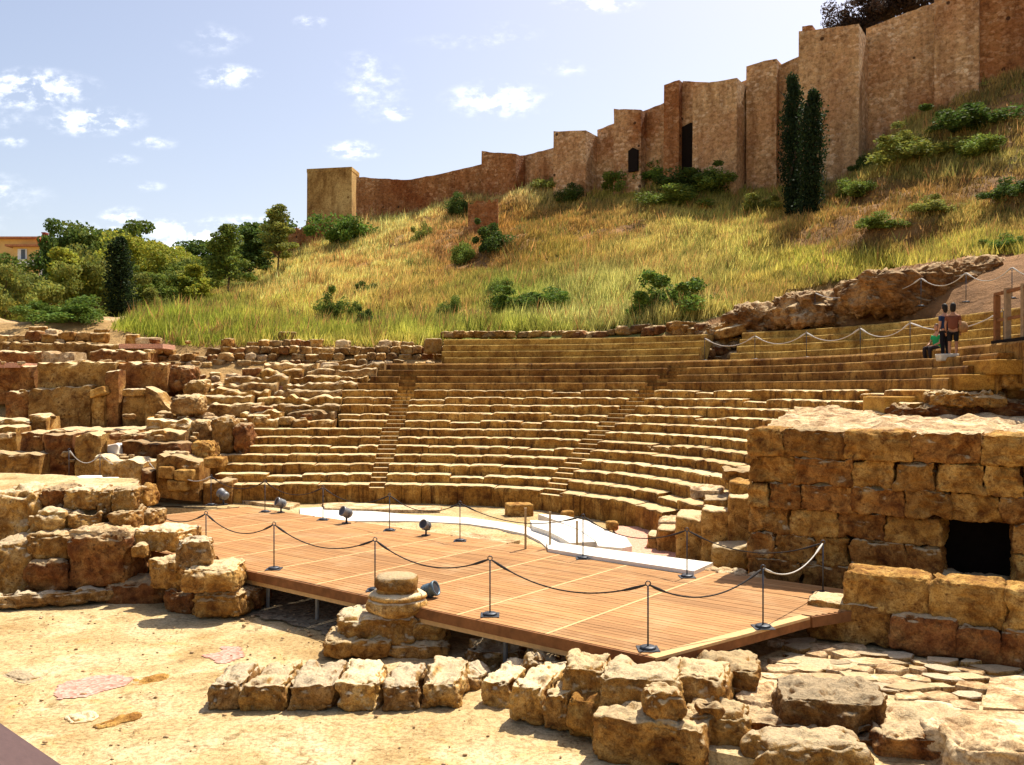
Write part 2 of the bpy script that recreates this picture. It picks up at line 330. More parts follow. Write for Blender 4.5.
def rowblocks(n, sect):
    """returns mesh data of one curved row over pixel spans"""
    z = ZR(n); dz = (.323 if n <= 16 else .345); d0 = OFF[n-1]; d1 = OFF[n] if n < 20 else OFF[19]+.9
    a, b = curve(d0), curve(d1+.12)
    px = pxof(a, z); seg = np.r_[0, np.cumsum(np.linalg.norm(np.diff(a, axis=0), axis=1))]
    old = n <= 12; V = []; Fc = []; rs = np.random.RandomState(n*11)
    base = 1.15 if n == 1 else dz+(.25 if n < 9 else .4 if n < 13 else .8)
    for (i0, i1) in sect:
        s = seg[i0]; e = seg[i1]
        while s < e-.15:
            L = rs.uniform(.75, 1.5) if old else rs.uniform(.8, 1.1)
            if e-s-L < .4: L = e-s
            K = max(3, int(L/.16)) if old else 4
            gp = .009 if old else .005; ss = np.linspace(s+gp, s+L-gp, K); ax = np.interp(ss, seg, a[:, 0]); ay = np.interp(ss, seg, a[:, 1]); bx = np.interp(ss, seg, b[:, 0]); by = np.interp(ss, seg, b[:, 1])
            nx, ny = bx-ax, by-ay; ln = np.hypot(nx, ny); nx, ny = nx/ln, ny/ln
            jf = rs.uniform(-.03, .035) if old else rs.uniform(-.006, .006); jz = (rs.uniform(-.02, .012)-(.08 if rs.rand() < .05 else 0)) if old else rs.uniform(-.005, .005)
            am = .04 if old else .010
            prof = [(0., -base), (0., -dz*.5), (.0, -.07), (.03, -.02), (.09, 0.), (.33, 0.), (1, 0.)]
            off = len(V)*1
            for k in range(K):
                endf = .03*(k in (0, K-1)) if old else .004*(k in (0, K-1))
                for q, (u, h) in enumerate(prof):
                    pt = np.array([[ax[k]*1.7, ay[k]*1.7, h*4+n*3.]]); w1 = vn(pt*1.4, n)[0]*am; w2 = vn(pt*3.3, n+40)[0]*am*.6
                    uu = u*ln[k]+(jf+w1+w2+endf if u < .9 else 0); hh = z+h+jz+(w2-endf-abs(w1)*.6 if h > -.1 and u < .5 else 0)
                    V.append((ax[k]+nx[k]*uu, ay[k]+ny[k]*uu, hh))
            m = len(prof)
            for k in range(K-1):
                for q in range(m-1):
                    i = off+k*m+q; Fc.append((i, i+1, i+m+1, i+m))
            Fc.append(tuple(off+q for q in range(m))[::-1]+()); Fc.append(tuple(off+(K-1)*m+q for q in range(m)))
            s += L
    return V, Fc
def idx_at(a, z, x, lo=40):   # index on curve whose pixel x is x, from left end
    px = pxof(a, z); j = np.where(px[lo:] <= x)[0]
    return lo+(int(j[0]) if len(j) else len(px)-lo-1)
for n in range(1, 21):
    z = ZR(n); a = curve(OFF[n-1]); xs = pxof(a, z); lo = 60
    iL = idx_at(a, z, LEFT[n-1], lo)
    # right end of the row
    if n <= 5:
        i = np.where(a[:, 1] > 26-2*(a[:, 0]-4.4))[0]; i = i[i > 20][0]
    elif n <= 8: i = np.where(a[:, 1] > 22.5)[0][0]
    elif n <= 15: i = 20+np.argmin(np.abs(xs[20:150]-{9:880,10:892,11:908,12:927,13:948,14:966,15:996}[n]))
    else: i = np.where(a[:, 1] > 21)[0][0]
    iR = int(i)
    cuts = []
    cuts.append((stC(n), 18 if n < 8 else 19)) if n <= 15 else None
    cuts.append((stL(n), 18)) if n <= 14 else None
    sect = []; cur = iR
    if n >= 17:   # gap of rubble in the upper bank
        i1 = idx_at(a, z, 733+(n-17)*4, lo); i2 = idx_at(a, z, 700+(n-17)*3, lo); sect.append((iR, i1)); cur = i2
    V, Fc = [], []
    for (x, w) in cuts:
        i1 = idx_at(a, z, x+w/2, lo); i2 = idx_at(a, z, x-w/2, lo); sect.append((cur, i1)); cur = i2
        if i2 > i1 and i2 < iL:   # two narrow steps filling the gap
            dz = .323; b = curve(OFF[n]); h1 = (a[i1]*.5+b[i1]*.5); h2 = (a[i2]*.5+b[i2]*.5); inn = .04
            for (q1, q2, r1, r2, zt) in ((a[i1], a[i2], h1, h2, z-dz/2), (h1, h2, b[i1]*1.0, b[i2]*1.0, z-.004)):
                mb = prism([tuple(q1), tuple(r1), tuple(r2), tuple(q2)], z-dz-.3 if n > 1 else -.3, zt); o_ = len(V)
                # counter-clockwise seen from above
                o = link('stair_step', mesh('stair_step', mb[0], [q[::-1] for q in mb[1]]), M['seatold' if n < 13 else 'seatbrown'], seating); o.location = (0, -33, 0)
    sect.append((cur, iL))
    nm = 'stair_flight'
    for s_ in sect:
        if s_[1] <= s_[0]: continue
        V, Fc = rowblocks(n, [s_])
        if V: o = link('seat_row', mesh('seat_row', V, Fc), M['seatold' if n <= 12 else 'seatbrown' if n <= 16 else 'seatyellow'], seating); o.location = (0, -33, 0)

# ------------------------------------------------------------------ terrain by thin-plate spline
CP = [(440,334,50.5),(517,334,50),(600,332,48.5),(680,325,46),(747,322,44.5),(817,315,41),(867,308,38.5),(917,300,36.5),(1000,290,33.5),(1075,282,31),
 (1024,250,38),(960,255,40.5),(900,265,44),(830,285,47),(770,300,50),
 (1024,225,46),(1024,180,56),(1024,110,66),(1024,72,70),(900,225,54),(900,180,64),(900,132,76),
 (800,255,58),(800,215,72),(800,180,84),(700,300,53),(700,250,64),(700,205,80),(700,175,91),
 (600,308,55),(600,250,70),(600,205,88),(600,172,98),(540,180,103),(500,310,57),(500,250,75),(500,210,92),(480,196,105),
 (400,315,60),(400,270,76),(400,236,95),(380,222,108),(300,322,62),(300,300,74),(310,268,92),(340,232,109),
 (200,325,60),(200,310,76),(230,298,90),(100,328,60),(100,320,75),(0,328,60),(0,322,78),(-80,328,60),(-200,326,70),
 (100,314,100),(0,316,100),(-200,318,120),(240,296,120),(290,275,116),(100,322,140),(1150,60,62),(1150,220,40),(1200,280,30),(1180,120,50)]
cp = np.array([Q(*c) for c in CP])
extra = np.array([(-19,122,25),(-19,135,25),(0,118,25.5),(20,108,26),(41,92,27),(60,80,27),(0,150,26),(50,130,27),(90,60,27),(-40,150,12),(-60,170,10),(90,200,20),(0,220,20),(-100,220,8),(-120,60,9),(60,20,14),(45,18,8),(30,20,5.5),(26,14,2.5)])
# under the seats and ruins
und = []
for t, z in ((.0, -1.2), (.35, 1.0), (.7, 2.9), (1., 5.2)):
    cc = S1*(1-t)+S2*t
    for i in range(0, len(cc), 45): und.append((cc[i][0], cc[i][1], z))
lr = [(-26,34,-.6),(-40,34,-.4),(-26,40,2.0),(-40,40,2.2),(-26,47,6.0),(-40,48,6.5),(-16,52,8.0),(-26,52,8.3),(-42,53,8.3)]
cp = np.vstack([cp, extra, np.array(und), np.array(lr)])
def tps_fit(p, lam=.5):
    x = p[:, :2]/50.; z = p[:, 2]; d = np.linalg.norm(x[:, None]-x[None], axis=2); K = np.where(d > 0, d*d*np.log(d+1e-12), 0)
    n = len(x); A = np.zeros((n+3, n+3)); A[:n, :n] = K+lam*1e-3*np.eye(n); A[:n, n:] = np.c_[np.ones(n), x]; A[n:, :n] = A[:n, n:].T
    return x, np.linalg.solve(A, np.r_[z, 0, 0, 0])
tx, tw = tps_fit(cp, 2.)
def seat_limit(x, y):
    """height the hill must stay below inside the seating"""
    P_ = np.stack([x, y], 1); lim = np.full(len(x), 99.)
    cands = [(curve(OFF[n-1])[::6], ZR(n)) for n in range(1, 21)]
    allp = np.vstack([c for c, z in cands]); zz = np.concatenate([np.full(len(c), z) for c, z in cands])
    for i in range(0, len(x), 4000):
        d = np.linalg.norm(P_[i:i+4000, None]-allp[None], axis=2); j = d.argmin(1); near = d[np.arange(len(j)), j] < 1.3
        lim[i:i+4000] = np.where(near, zz[j]-.75, 99.)
    return lim
def hz(x, y, rough=True):
    x = np.asarray(x, float); y = np.asarray(y, float); q = np.stack([x, y], 1)/50.; out = np.zeros(len(x))
    for i in range(0, len(x), 20000):
        d = np.linalg.norm(q[i:i+20000, None]-tx[None], axis=2); K = np.where(d > 0, d*d*np.log(d+1e-12), 0)
        out[i:i+20000] = K@tw[:-3]+tw[-3]+q[i:i+20000]@tw[-2:]
    if rough:
        p3 = np.stack([x, y, x*0], 1); px = 512+F*x/np.maximum(y, 1)
        rk = np.clip((px-720)/150, 0, 1)*np.clip((y-34)/6, 0, 1)*np.clip((85-y)/20, 0, 1)
        up = np.clip((y-48)/10, 0, 1)
        out += up*1.25*fbm(p3*.17, 3, 4)+rk*(1.3*fbm(p3*.22, 9, 4)+.9*np.floor(2*fbm(p3*.12, 21, 3)+.5)*.5)+.12*up*fbm(p3*1.1, 5, 3)
    return out
gx = np.r_[np.linspace(-130, -45, 40)[:-1], np.linspace(-45, 50, 381), np.linspace(50, 120, 30)[1:]]
gy = np.r_[np.linspace(12, 120, 433), np.linspace(120, 240, 40)[1:]]
GX, GY = np.meshgrid(gx, gy); hx, hy = GX.ravel(), GY.ravel(); hzv = hz(hx, hy)
fr = (hy < 53) & (hx > -45) & (hx < 22)
lim = np.full(len(hx), 99.); lim[fr] = seat_limit(hx[fr], hy[fr]); hzv = np.minimum(hzv, lim)
# keep the hill away from stage and orchestra
inside = (hy < 33.4) & (hx < 4.6) & (hx > -60); hzv = np.where(inside, -2.5, hzv)
blockp = (hy < 27.4) & (hx > 4.2) & (hx < 22); hzv = np.where(blockp, np.minimum(hzv, -2.5), hzv)
hzv = np.where((hy < 33.4) & (hx < 6.5), np.minimum(hzv, -1.8), hzv)
pxc = 512+F*hx/np.maximum(hy, 1)
lf = (pxc < 178) & (hx < 0)
hzv = np.where(lf & (hy < 34.6), np.minimum(hzv, -1.8), hzv); hzv = np.where(lf & (hy >= 34.6) & (hy < 36.5), np.minimum(hzv, .9), hzv)
hzv = np.where(lf & (hy >= 36.5) & (hy < 41.6), np.minimum(hzv, 2.15), hzv); hzv = np.where(lf & (hy >= 41.6) & (hy < 45.3), np.minimum(hzv, 5.2), hzv)
hzv = np.where(lf & (hy >= 45.3) & (hy < 48.5), np.minimum(hzv, 6.0), hzv)
hcol = np.zeros((len(hx), 3)); pc = fbm(np.stack([hx, hy, hx*0], 1)*.12, 31, 4); px_h = 512+F*hx/hy
gcol = np.array([.38,.28,.10]); ecol = np.array([.33,.19,.07]); scol = np.array([.50,.34,.17])
w = np.clip((pc+.15)*2.5, 0, 1)[:, None]; hcol = gcol*w+ecol*(1-w)
sand = ((hy > 52) & (hy < 70) & (px_h < 190+30*pc))[:, None]; hcol = np.where(sand, scol, hcol)
ruin = ((hy < 53) & (px_h < 445))[:, None]; hcol = np.where(ruin, np.array([.40,.25,.10])*(1+.3*pc[:, None]), hcol)
nx_, ny_ = len(gx), len(gy); I = np.arange(nx_*ny_).reshape(ny_, nx_)
hf = np.stack([I[:-1, :-1], I[:-1, 1:], I[1:, 1:], I[1:, :-1]], -1).reshape(-1, 4)
bank = ((hy < 47+1.5*pc) & (px_h > 690))[:, None]; hcol = np.where(bank, np.array([.26,.135,.055])*(1+.5*fbm(np.stack([hx, hy, hzv*2], 1)*.5, 91, 4)[:, None]), hcol)
hill = link('hill', mesh('hill', np.stack([hx, hy, hzv], 1), hf, hcol, True), M['hill']); tag(hill, kind='structure')
def gz(x, y):
    x = np.atleast_1d(np.asarray(x, float)); y = np.atleast_1d(np.asarray(y, float))
    return hz(x, y)
# wide ground sheet
xs = np.r_[-3000, -600, -150, np.linspace(-60, 60, 241), 150, 600, 3000]; ys = np.r_[-3000, -400, -60, np.linspace(-10, 60, 141), 200, 800, 4000]
gXX, gYY = np.meshgrid(xs, ys); gxx, gyy = gXX.ravel(), gYY.ravel()
gzz = -.9+.035*fbm(np.stack([gxx, gyy, gxx*0], 1)*.8, 77, 4)*(np.abs(gxx) < 80)
Ig = np.arange(len(gxx)).reshape(len(ys), len(xs)); gf = np.stack([Ig[:-1, :-1], Ig[:-1, 1:], Ig[1:, 1:], Ig[1:, :-1]], -1).reshape(-1, 4)
tag(link('ground', mesh('ground', np.stack([gxx, gyy, gzz], 1), gf, smooth=True), M['ground']), kind='structure')

# ------------------------------------------------------------------ camera, sun, sky
cam = bpy.data.cameras.new('camera'); co = bpy.data.objects.new('camera', cam); scn.collection.objects.link(co); scn.camera = co
cam.sensor_width = 36; cam.lens = 36*F/1024; cam.clip_end = 9000; cam.clip_start = .05
co.location = (0, 0, H); co.rotation_euler = (R(90), 0, 0); cam.shift_y = (YH-382.5)/1024
SAZ = (.60, .80); SEL = R(59)
sd = Vector((SAZ[0]*math.cos(SEL), SAZ[1]*math.cos(SEL), math.sin(SEL)))
sl = bpy.data.lights.new('sun', 'SUN'); sl.energy = 5.0; sl.angle = R(.53); sl.color = (1, .93, .80)
so = bpy.data.objects.new('sun', sl); scn.collection.objects.link(so); so.rotation_euler = (-sd).to_track_quat('-Z', 'Y').to_euler(); so.location = (30, 40, 80)
wd = bpy.data.worlds.new('World'); scn.world = wd; wd.use_nodes = True; nt = wd.node_tree; bg = nt.nodes['Background']
sk = N(nt, 'ShaderNodeTexSky', sky_type='NISHITA'); sk.sun_disc = False; sk.sun_elevation = SEL; sk.sun_rotation = math.atan2(SAZ[0], SAZ[1])
sk.air_density = 1.0; sk.dust_density = 2.0; sk.ozone_density = 1.0; sk.altitude = 0
tc = N(nt, 'ShaderNodeTexCoord'); sx = N(nt, 'ShaderNodeSeparateXYZ'); nt.links.new(tc.outputs['Generated'], sx.inputs[0])
def mth(op, a, b=None, cl=False):
    m = N(nt, 'ShaderNodeMath', operation=op); m.use_clamp = cl
    for i, x in enumerate((a, b)):
        if x is None: continue
        if hasattr(x, 'links'): nt.links.new(x, m.inputs[i])
        else: m.inputs[i].default_value = x
    return m.outputs[0]
yy = mth('MAXIMUM', sx.outputs[1], .05); u = mth('DIVIDE', sx.outputs[0], yy); v = mth('DIVIDE', sx.outputs[2], yy)
cb = N(nt, 'ShaderNodeCombineXYZ'); nt.links.new(u, cb.inputs[0]); nt.links.new(v, cb.inputs[1])
cmap = N(nt, 'ShaderNodeMapping'); cmap.inputs['Scale'].default_value = (1, 1.7, 1); nt.links.new(cb.outputs[0], cmap.inputs[0])
cn = noise(nt, cmap.outputs[0], 17, 9, .62, .3); cn2 = noise(nt, cmap.outputs[0], 60, 5, .6)
tot = None
for (px, py, a, b_, s_) in [(32,90,52,17,1.0),(92,121,42,12,1.0),(230,77,30,10,.8),(213,40,28,14,.4),(311,22,14,6,.7),(372,88,30,26,.5),(396,112,13,8,.8),(497,100,42,16,.75),(352,150,24,8,1.),(360,62,18,10,.5),
        (125,219,22,10,.9),(170,238,90,18,1.),(235,226,60,9,.8),(155,143,18,6,.6),(470,42,50,7,.35),(566,68,26,7,.4),(597,4,36,8,.7),(122,160,16,5,.5),(148,186,14,5,.5),(12,142,14,5,.6),(5,118,24,12,.35),(505,34,30,10,.35),(-120,200,120,30,1.),(-200,60,90,30,.9),(1300,60,160,40,.6)]:
    du = mth('MULTIPLY', mth('SUBTRACT', u, (px-512)/F), F/a); dv = mth('MULTIPLY', mth('SUBTRACT', v, (YH-py)/F), F/b_)
    d = mth('SQRT', mth('ADD', mth('MULTIPLY', du, du), mth('MULTIPLY', dv, dv)))
    k = mth('MULTIPLY', mth('MULTIPLY', mth('SUBTRACT', 1.55, d, True), .9), s_)
    tot = k if tot is None else mth('MAXIMUM', tot, k)
cd = mth('MULTIPLY', tot, mth('MULTIPLY', mth('SUBTRACT', mth('ADD', mth('MULTIPLY', cn, .6), mth('MULTIPLY', cn2, .4)), .44), 5.5, True), True)
wh = N(nt, 'ShaderNodeMapRange', interpolation_type='SMOOTHSTEP'); nt.links.new(cd, wh.inputs[0]); wh.inputs[1].default_value = .0; wh.inputs[2].default_value = 1.15
skm = mix(nt, 1., sk.outputs[0], (1.30,1.13,1.03), 'MULTIPLY')
cc_ = mix(nt, wh.outputs[0], skm, (14.5,14.3,14.2)); nt.links.new(cc_, bg.inputs[0]); bg.inputs[1].default_value = .098
vs = scn.view_settings; vs.view_transform = 'Standard'; vs.look = 'None'; vs.gamma = 1; vs.use_curve_mapping = False; vs.exposure = .80
scn.cycles.max_bounces = 6; scn.cycles.transparent_max_bounces = 4

# ------------------------------------------------------------------ fortress
def fline(px):   # plan point of the fortress line seen at pixel column px
    ax, ay, bx, by = -19., 110., 41.4, 72.; k = (px-512)/F
    t = (k*ay-ax)/((bx-ax)-k*(by-ay)); return np.array([ax+(bx-ax)*t, ay+(by-ay)*t])
fd = np.array([60.4, -38.])/np.hypot(60.4, 38.); fn = np.array([-fd[1], fd[0]])*1.  # away from viewer
if fn[1] < 0: fn = -fn
fl = fline(640)
fortress = empty('fortress_wall', (fl[0], fl[1], 24), 'long crumbling brown rubble masonry fortress wall with square towers along the hilltop', 'fortress')
FO = (-fl[0], -fl[1], -24)
def zat(py, D): return H+(YH-py)/F*D
def wallpiece(name, x0, x1, t0, t1, b0, b1, out, thick, mat, steps=None, merlon=0):
    p0, p1 = fline(x0), fline(x1); q0, q1 = p0-fn*out, p1-fn*out
    L = np.linalg.norm(q1-q0); n = max(3, int(L/.55)); V = []; Fc = []; m = 9
    zt0, zt1 = zat(t0, q0[1]), zat(t1, q1[1]); zb0, zb1 = zat(b0, q0[1])-4, zat(b1, q1[1])-4
    rs = np.random.RandomState(int(x0))
    hts = [0]
    for i in range(n+1):
        t = i/n; q = q0+(q1-q0)*t; zt = zt0+(zt1-zt0)*t; zb = zb0+(zb1-zb0)*t
        j = .07*vn(np.array([[q[0]*.6, q[1]*.6, x0*.1]]), 5)[0]+.05*vn(np.array([[q[0]*4, q[1]*4, 0]]), 6)[0]
        for k in range(m):
            z = zb+(zt+j-zb)*k/(m-1); e = .10*fbm(np.array([[q[0]*.7, q[1]*.7, z*.7]]), 8, 3)[0]-.03*(k/(m-1))*(zt-zb)*(.5 if out > 1 else .2)
            V.append((q[0]-fn[0]*(e), q[1]-fn[1]*(e), z))
        qb = q+fn*(thick+out); V.append((qb[0], qb[1], zt+j)); V.append((qb[0], qb[1], zb))
    mm = m+2
    for i in range(n):
        for k in range(mm): Fc.append((i*mm+k, (i+1)*mm+k, (i+1)*mm+(k+1)%mm, i*mm+(k+1)%mm))
    Fc.append(tuple(range(mm))); Fc.append(tuple(n*mm+k for k in range(mm))[::-1])
    return link(name, mesh(name, V, Fc), mat, fortress, FO)
W = lambda *a, **k: wallpiece('curtain_wall', *a, **k)
T = lambda *a, **k: wallpiece('tower', *a, **k)
W(356, 408, 177, 180, 214, 207, 0, 2, M['fortred']); W(408, 457, 180, 170, 207, 200, .1, 2, M['fortred']); W(457, 491, 170, 162, 200, 186, .4, 2, M['fortred'])
W(491, 565, 163, 145, 186, 172, 0, 2, M['fort']); T(491, 525, 151, 154, 186, 180, 2.0, 1.5, M['fortred'])
T(565, 597, 131, 130, 172, 168, 2.6, 1.5, M['fort'])
W(597, 640, 130, 113, 168, 168, 0, 2, M['fort']); T(620, 647, 109, 109, 168, 168, 1.6, 1.5, M['fort'])
W(640, 704, 113, 84, 172, 172, .2, 2, M['fort']); T(671, 686, 84, 79, 172, 172, 2.0, 1.5, M['fortred']); T(686, 712, 81, 82, 126, 126, 1.0, 1.5, M['fort'])
T(704, 747, 86, 77, 172, 172, 3.2, 1.5, M['fort']); W(740, 812, 82, 50, 178, 168, 0, 2, M['fort'])
T(749, 779, 66, 58, 150, 150, .9, 1.5, M['fort'])
T(810, 868, 31, 23, 168, 155, 4.2, 2, M['fort']); T(812, 822, 26, 25, 60, 60, 3.6, 2, M['fortred'])
W(866, 975, 28, -14, 156, 120, 0, 2.5, M['fort']); T(936, 980, -1, -18, 130, 110, 1.3, 2, M['fort']); W(975, 1090, -14, -52, 118, 80, .3, 2.5, M['fortred']); W(1090, 1400, -52, -100, 90, 60, .3, 2.5, M['fortred'])
# gateway openings: near-black slabs on the wall face, their colour painting the doorways' shade
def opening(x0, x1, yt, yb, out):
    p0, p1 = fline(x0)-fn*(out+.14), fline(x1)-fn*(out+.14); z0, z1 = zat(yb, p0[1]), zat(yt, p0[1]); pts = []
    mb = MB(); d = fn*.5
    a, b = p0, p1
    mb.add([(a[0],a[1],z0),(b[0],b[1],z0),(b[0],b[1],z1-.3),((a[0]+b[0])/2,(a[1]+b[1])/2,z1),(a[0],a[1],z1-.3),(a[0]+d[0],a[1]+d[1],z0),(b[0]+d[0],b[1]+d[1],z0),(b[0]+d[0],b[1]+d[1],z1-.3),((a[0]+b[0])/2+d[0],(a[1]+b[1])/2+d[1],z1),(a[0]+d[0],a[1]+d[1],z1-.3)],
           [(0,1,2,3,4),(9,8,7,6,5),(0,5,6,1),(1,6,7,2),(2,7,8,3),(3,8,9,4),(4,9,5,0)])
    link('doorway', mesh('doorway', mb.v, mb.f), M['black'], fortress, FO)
opening(686, 703, 124, 172, 2.75 if False else .95); opening(636, 645, 148, 172, 1.75)
# the square rendered tower at the left end
ta = Q(308, 222, 112); tb = Q(351, 222, 110); wd_ = tb[0]-ta[0]; zt = zat(168, 111); tr = empty('square_tower', (ta[0], 111, 14), 'smooth rendered square tower with flat top at the left end of the fortress', 'tower')
def towermesh():
    V = []; Fc = []; a = np.array([ta[0], 111.5]); b = np.array([tb[0], 110.4]); e = (b-a); nrm = np.array([-e[1], e[0]]); nrm /= np.linalg.norm(nrm); c = np.array([Q(359,222,113.5)[0], 113.5]); d = a+(c-b)*1.3
    pts = [a, b, c, d]; cen = sum(pts)/4; lev = [(13, 1.05), (22, 1.02), (26, 1.01), (zt-.5, 1.0), (zt-.45, 1.015), (zt, 1.015)]
    for z, s_ in lev: V += [(*(cen+(p-cen)*s_), z) for p in pts]
    for i in range(len(lev)-1):
        for k in range(4): Fc.append((i*4+k, i*4+(k+1)%4, i*4+4+(k+1)%4, i*4+4+k))
    n = (len(lev)-1)*4; Fc.append((n, n+1, n+2, n+3)); return V, Fc
V, Fc = towermesh(); link('tower_body', mesh('tower_body', V, Fc), M['render'], tr, (-ta[0], -111, -14))
# reddish lower walls below the tower
def lowwall(px0, px1, yt0, yt1, yb, D0, D1, mat, label, name='retaining_wall', cat='wall', th=2.5, seed=1):
    a, b = Q(px0, yb, D0), Q(px1, yb, D1); n = 14; V = []; Fc = []
    for i in range(n+1):
        t = i/n; D = D0+(D1-D0)*t; p = Q(px0+(px1-px0)*t, yb, D); zt_ = zat(yt0+(yt1-yt0)*t, D)+.25*vn(np.array([[i*.9, seed, 0]]), 3)[0]
        for k in range(6): z = p[2]-2+(zt_-p[2]+2)*k/5; e = .25*fbm(np.array([[p[0], z, seed]]), 9, 3)[0]; V.append((p[0], p[1]+e, z))
        V.append((p[0], p[1]+th, zt_)); V.append((p[0], p[1]+th, p[2]-2))
    for i in range(n):
        for k in range(8): Fc.append((i*8+k, (i+1)*8+k, (i+1)*8+(k+1)%8, i*8+(k+1)%8))
    Fc.append(tuple(range(8))); Fc.append(tuple(n*8+k for k in range(8))[::-1])
    return tag(link(name, mesh(name, V, Fc), mat), label, cat)
lowwall(268, 308, 236, 226, 275, 106, 104, M['fortred'], 'dark red ruined wall below the square tower beside tall pines')
lowwall(306, 345, 222, 224, 250, 103, 103, M['fortred'], 'dark red masonry foot directly under the square tower front')
lowwall(468, 498, 203, 200, 220, 84, 84, M['fortred'], 'short red brown wall stub standing in the dry grass slope', 'wall_stub')
ORD = ['first','second','third','fourth','fifth','sixth','seventh','eighth','ninth','tenth','eleventh','twelfth','thirteenth','fourteenth']
# ------------------------------------------------------------------ wooden stage
A = np.array([2.2, 13.65]); E1 = np.array([-.78, .626]); E2 = np.array([.626, .78])
DP = lambda a, b: A+E1*a+E2*b
stage = empty('wooden_stage', (A[0], A[1], 0), 'wide raised stage of orange brown wooden boards in front of the orchestra', 'stage')
so_ = (-A[0], -A[1], 0)
def right_end(b): return -.95*b/3.9+.16 if b < 3.9 else -.95-(b-3.9)*.45
V, Fc, Cl = [], [], []
rs = np.random.RandomState(5); joints = [2.1+2.02*i for i in range(10)]
panel = {}
b = .02; bw = .142
while b < 6.45:
    a0 = right_end(b); LE = 21.0-.16*b
    js = [a0]+[j for j in joints if j > a0+.3 and j < LE-.2]+[LE]
    for k in range(len(js)-1):
        s, e = js[k]+.04*(k > 0), js[k+1]-.04*(k < len(js)-2)
        key = (int(js[k+1]*1.3), int(b/1.62)); panel.setdefault(key, rs.uniform(.86, 1.12)); tn = panel[key]*rs.uniform(.84, 1.12)
        zt = rs.uniform(-.003, .002); pts = [DP(s, b), DP(s, b+bw-.014), DP(e, b+bw-.014), DP(e, b)]; o = len(V)
        V += [(*p, zt-.035) for p in pts]+[(*p, zt) for p in pts]; Fc += [(o+3,o+2,o+1,o), (o+4,o+5,o+6,o+7), (o,o+1,o+5,o+4), (o+1,o+2,o+6,o+5), (o+2,o+3,o+7,o+6), (o+3,o,o+4,o+7)]
        Cl += [np.array([.38,.195,.074])*tn]*8
    b += bw
Fc = [q[::-1] for q in Fc]
link('deck_boards', mesh('deck_boards', V, Fc, np.array(Cl)), M['deck'], stage, so_)
mb = MB()
def strip(mb, p, q, w, z0, z1, ext=0):
    p = np.array(p, float); q = np.array(q, float); d = (q-p)/np.linalg.norm(q-p); n = np.array([-d[1], d[0]])*w/2; p = p-d*ext; q = q+d*ext
    P4 = [p-n, q-n, q+n, p+n]; v = [(*a, z0) for a in P4]+[(*a, z1) for a in P4]
    return mb.add(v, [(3,2,1,0),(4,5,6,7),(0,1,5,4),(1,2,6,5),(2,3,7,6),(3,0,4,7)])
for j in joints:
    b0 = 0 if j > .2 else 3.9
    mb = MB(); strip(mb, DP(j, b0+.02), DP(j, 6.4), .065, -.04, .0005); mb.build('joint_board', M['strip'], stage, loc=so_)
mb = MB(); strip(mb, DP(.07, .0), DP(right_end(3.85)-.09, 3.9), .20, -.045, .002); mb.build('edge_board', M['deck'] if 0 else M['strip'], stage, loc=so_)
f1 = MB(); strip(f1, DP(0, -.02), DP(21, -.02), .045, -.20, -.006); f1.build('fascia', M['fascia'], stage, loc=so_)
f1 = MB(); strip(f1, DP(-.0, 0), DP(-.93, 3.95), .045, -.20, -.012); f1.build('fascia', M['fascia'], stage, loc=so_)
f1 = MB(); strip(f1, DP(-.97, 3.95), DP(-2.05, 6.4), .045, -.20, -.012); f1.build('fascia', M['fascia'], stage, loc=so_)
f1 = MB(); strip(f1, DP(.1, .07), DP(21, .07), .07, -.31, -.21); f1.build('beam', M['strip'], stage, loc=so_)
for k in range(5): f1 = MB(); strip(f1, DP(.3, 1.2+1.2*k), DP(20.5, 1.2+1.2*k), .09, -.24, -.05); f1.build('beam', M['beam'], stage, loc=so_)
for a_ in [1.5+1.75*i for i in range(11)]:
    for b_ in (.35, 2.6, 5.0):
        p = DP(a_, b_); f1 = MB().tube([(*p, -1.0), (*p, -.22)], .045, 8); f1.build('support_leg', M['steelleg'], stage, loc=so_)
f1 = MB(); strip(f1, DP(.3, 6.36), DP(20.9, 6.36), .05, -.26, -.05); f1.build('back_board', M['fascia'], stage, loc=so_)

# ------------------------------------------------------------------ orchestra floor
def pixprism(name, poly, zt, zb, mat, rough=.0, parent=None):
    pts = [P(x, y, zt)[:2] for x, y in poly]
    ar = sum(pts[i][0]*pts[(i+1)%len(pts)][1]-pts[(i+1)%len(pts)][0]*pts[i][1] for i in range(len(pts)))
    if ar < 0: pts = pts[::-1]
    v, f = prism([tuple(p) for p in pts], zb, zt); me = mesh(name, v, f); o = link(name, me, mat, parent)
    return o
op = [tuple(DP(-.6, 6.45)), tuple(DP(21.5, 6.45)), (-20, 34.6)]+[tuple(p) for p in S1[::-1][::14] if p[1] > 21.5 and p[0] > -19]
op = [(x, y+.35 if y > 30 else y) for x, y in op]
v, f = prism(op[::-1] if sum(op[i][0]*op[(i+1)%len(op)][1]-op[(i+1)%len(op)][0]*op[i][1] for i in range(len(op))) < 0 else op, -2.0, -.27)
tag(link('orchestra_floor', mesh('orchestra_floor', v, f), M['ground']), kind='structure')
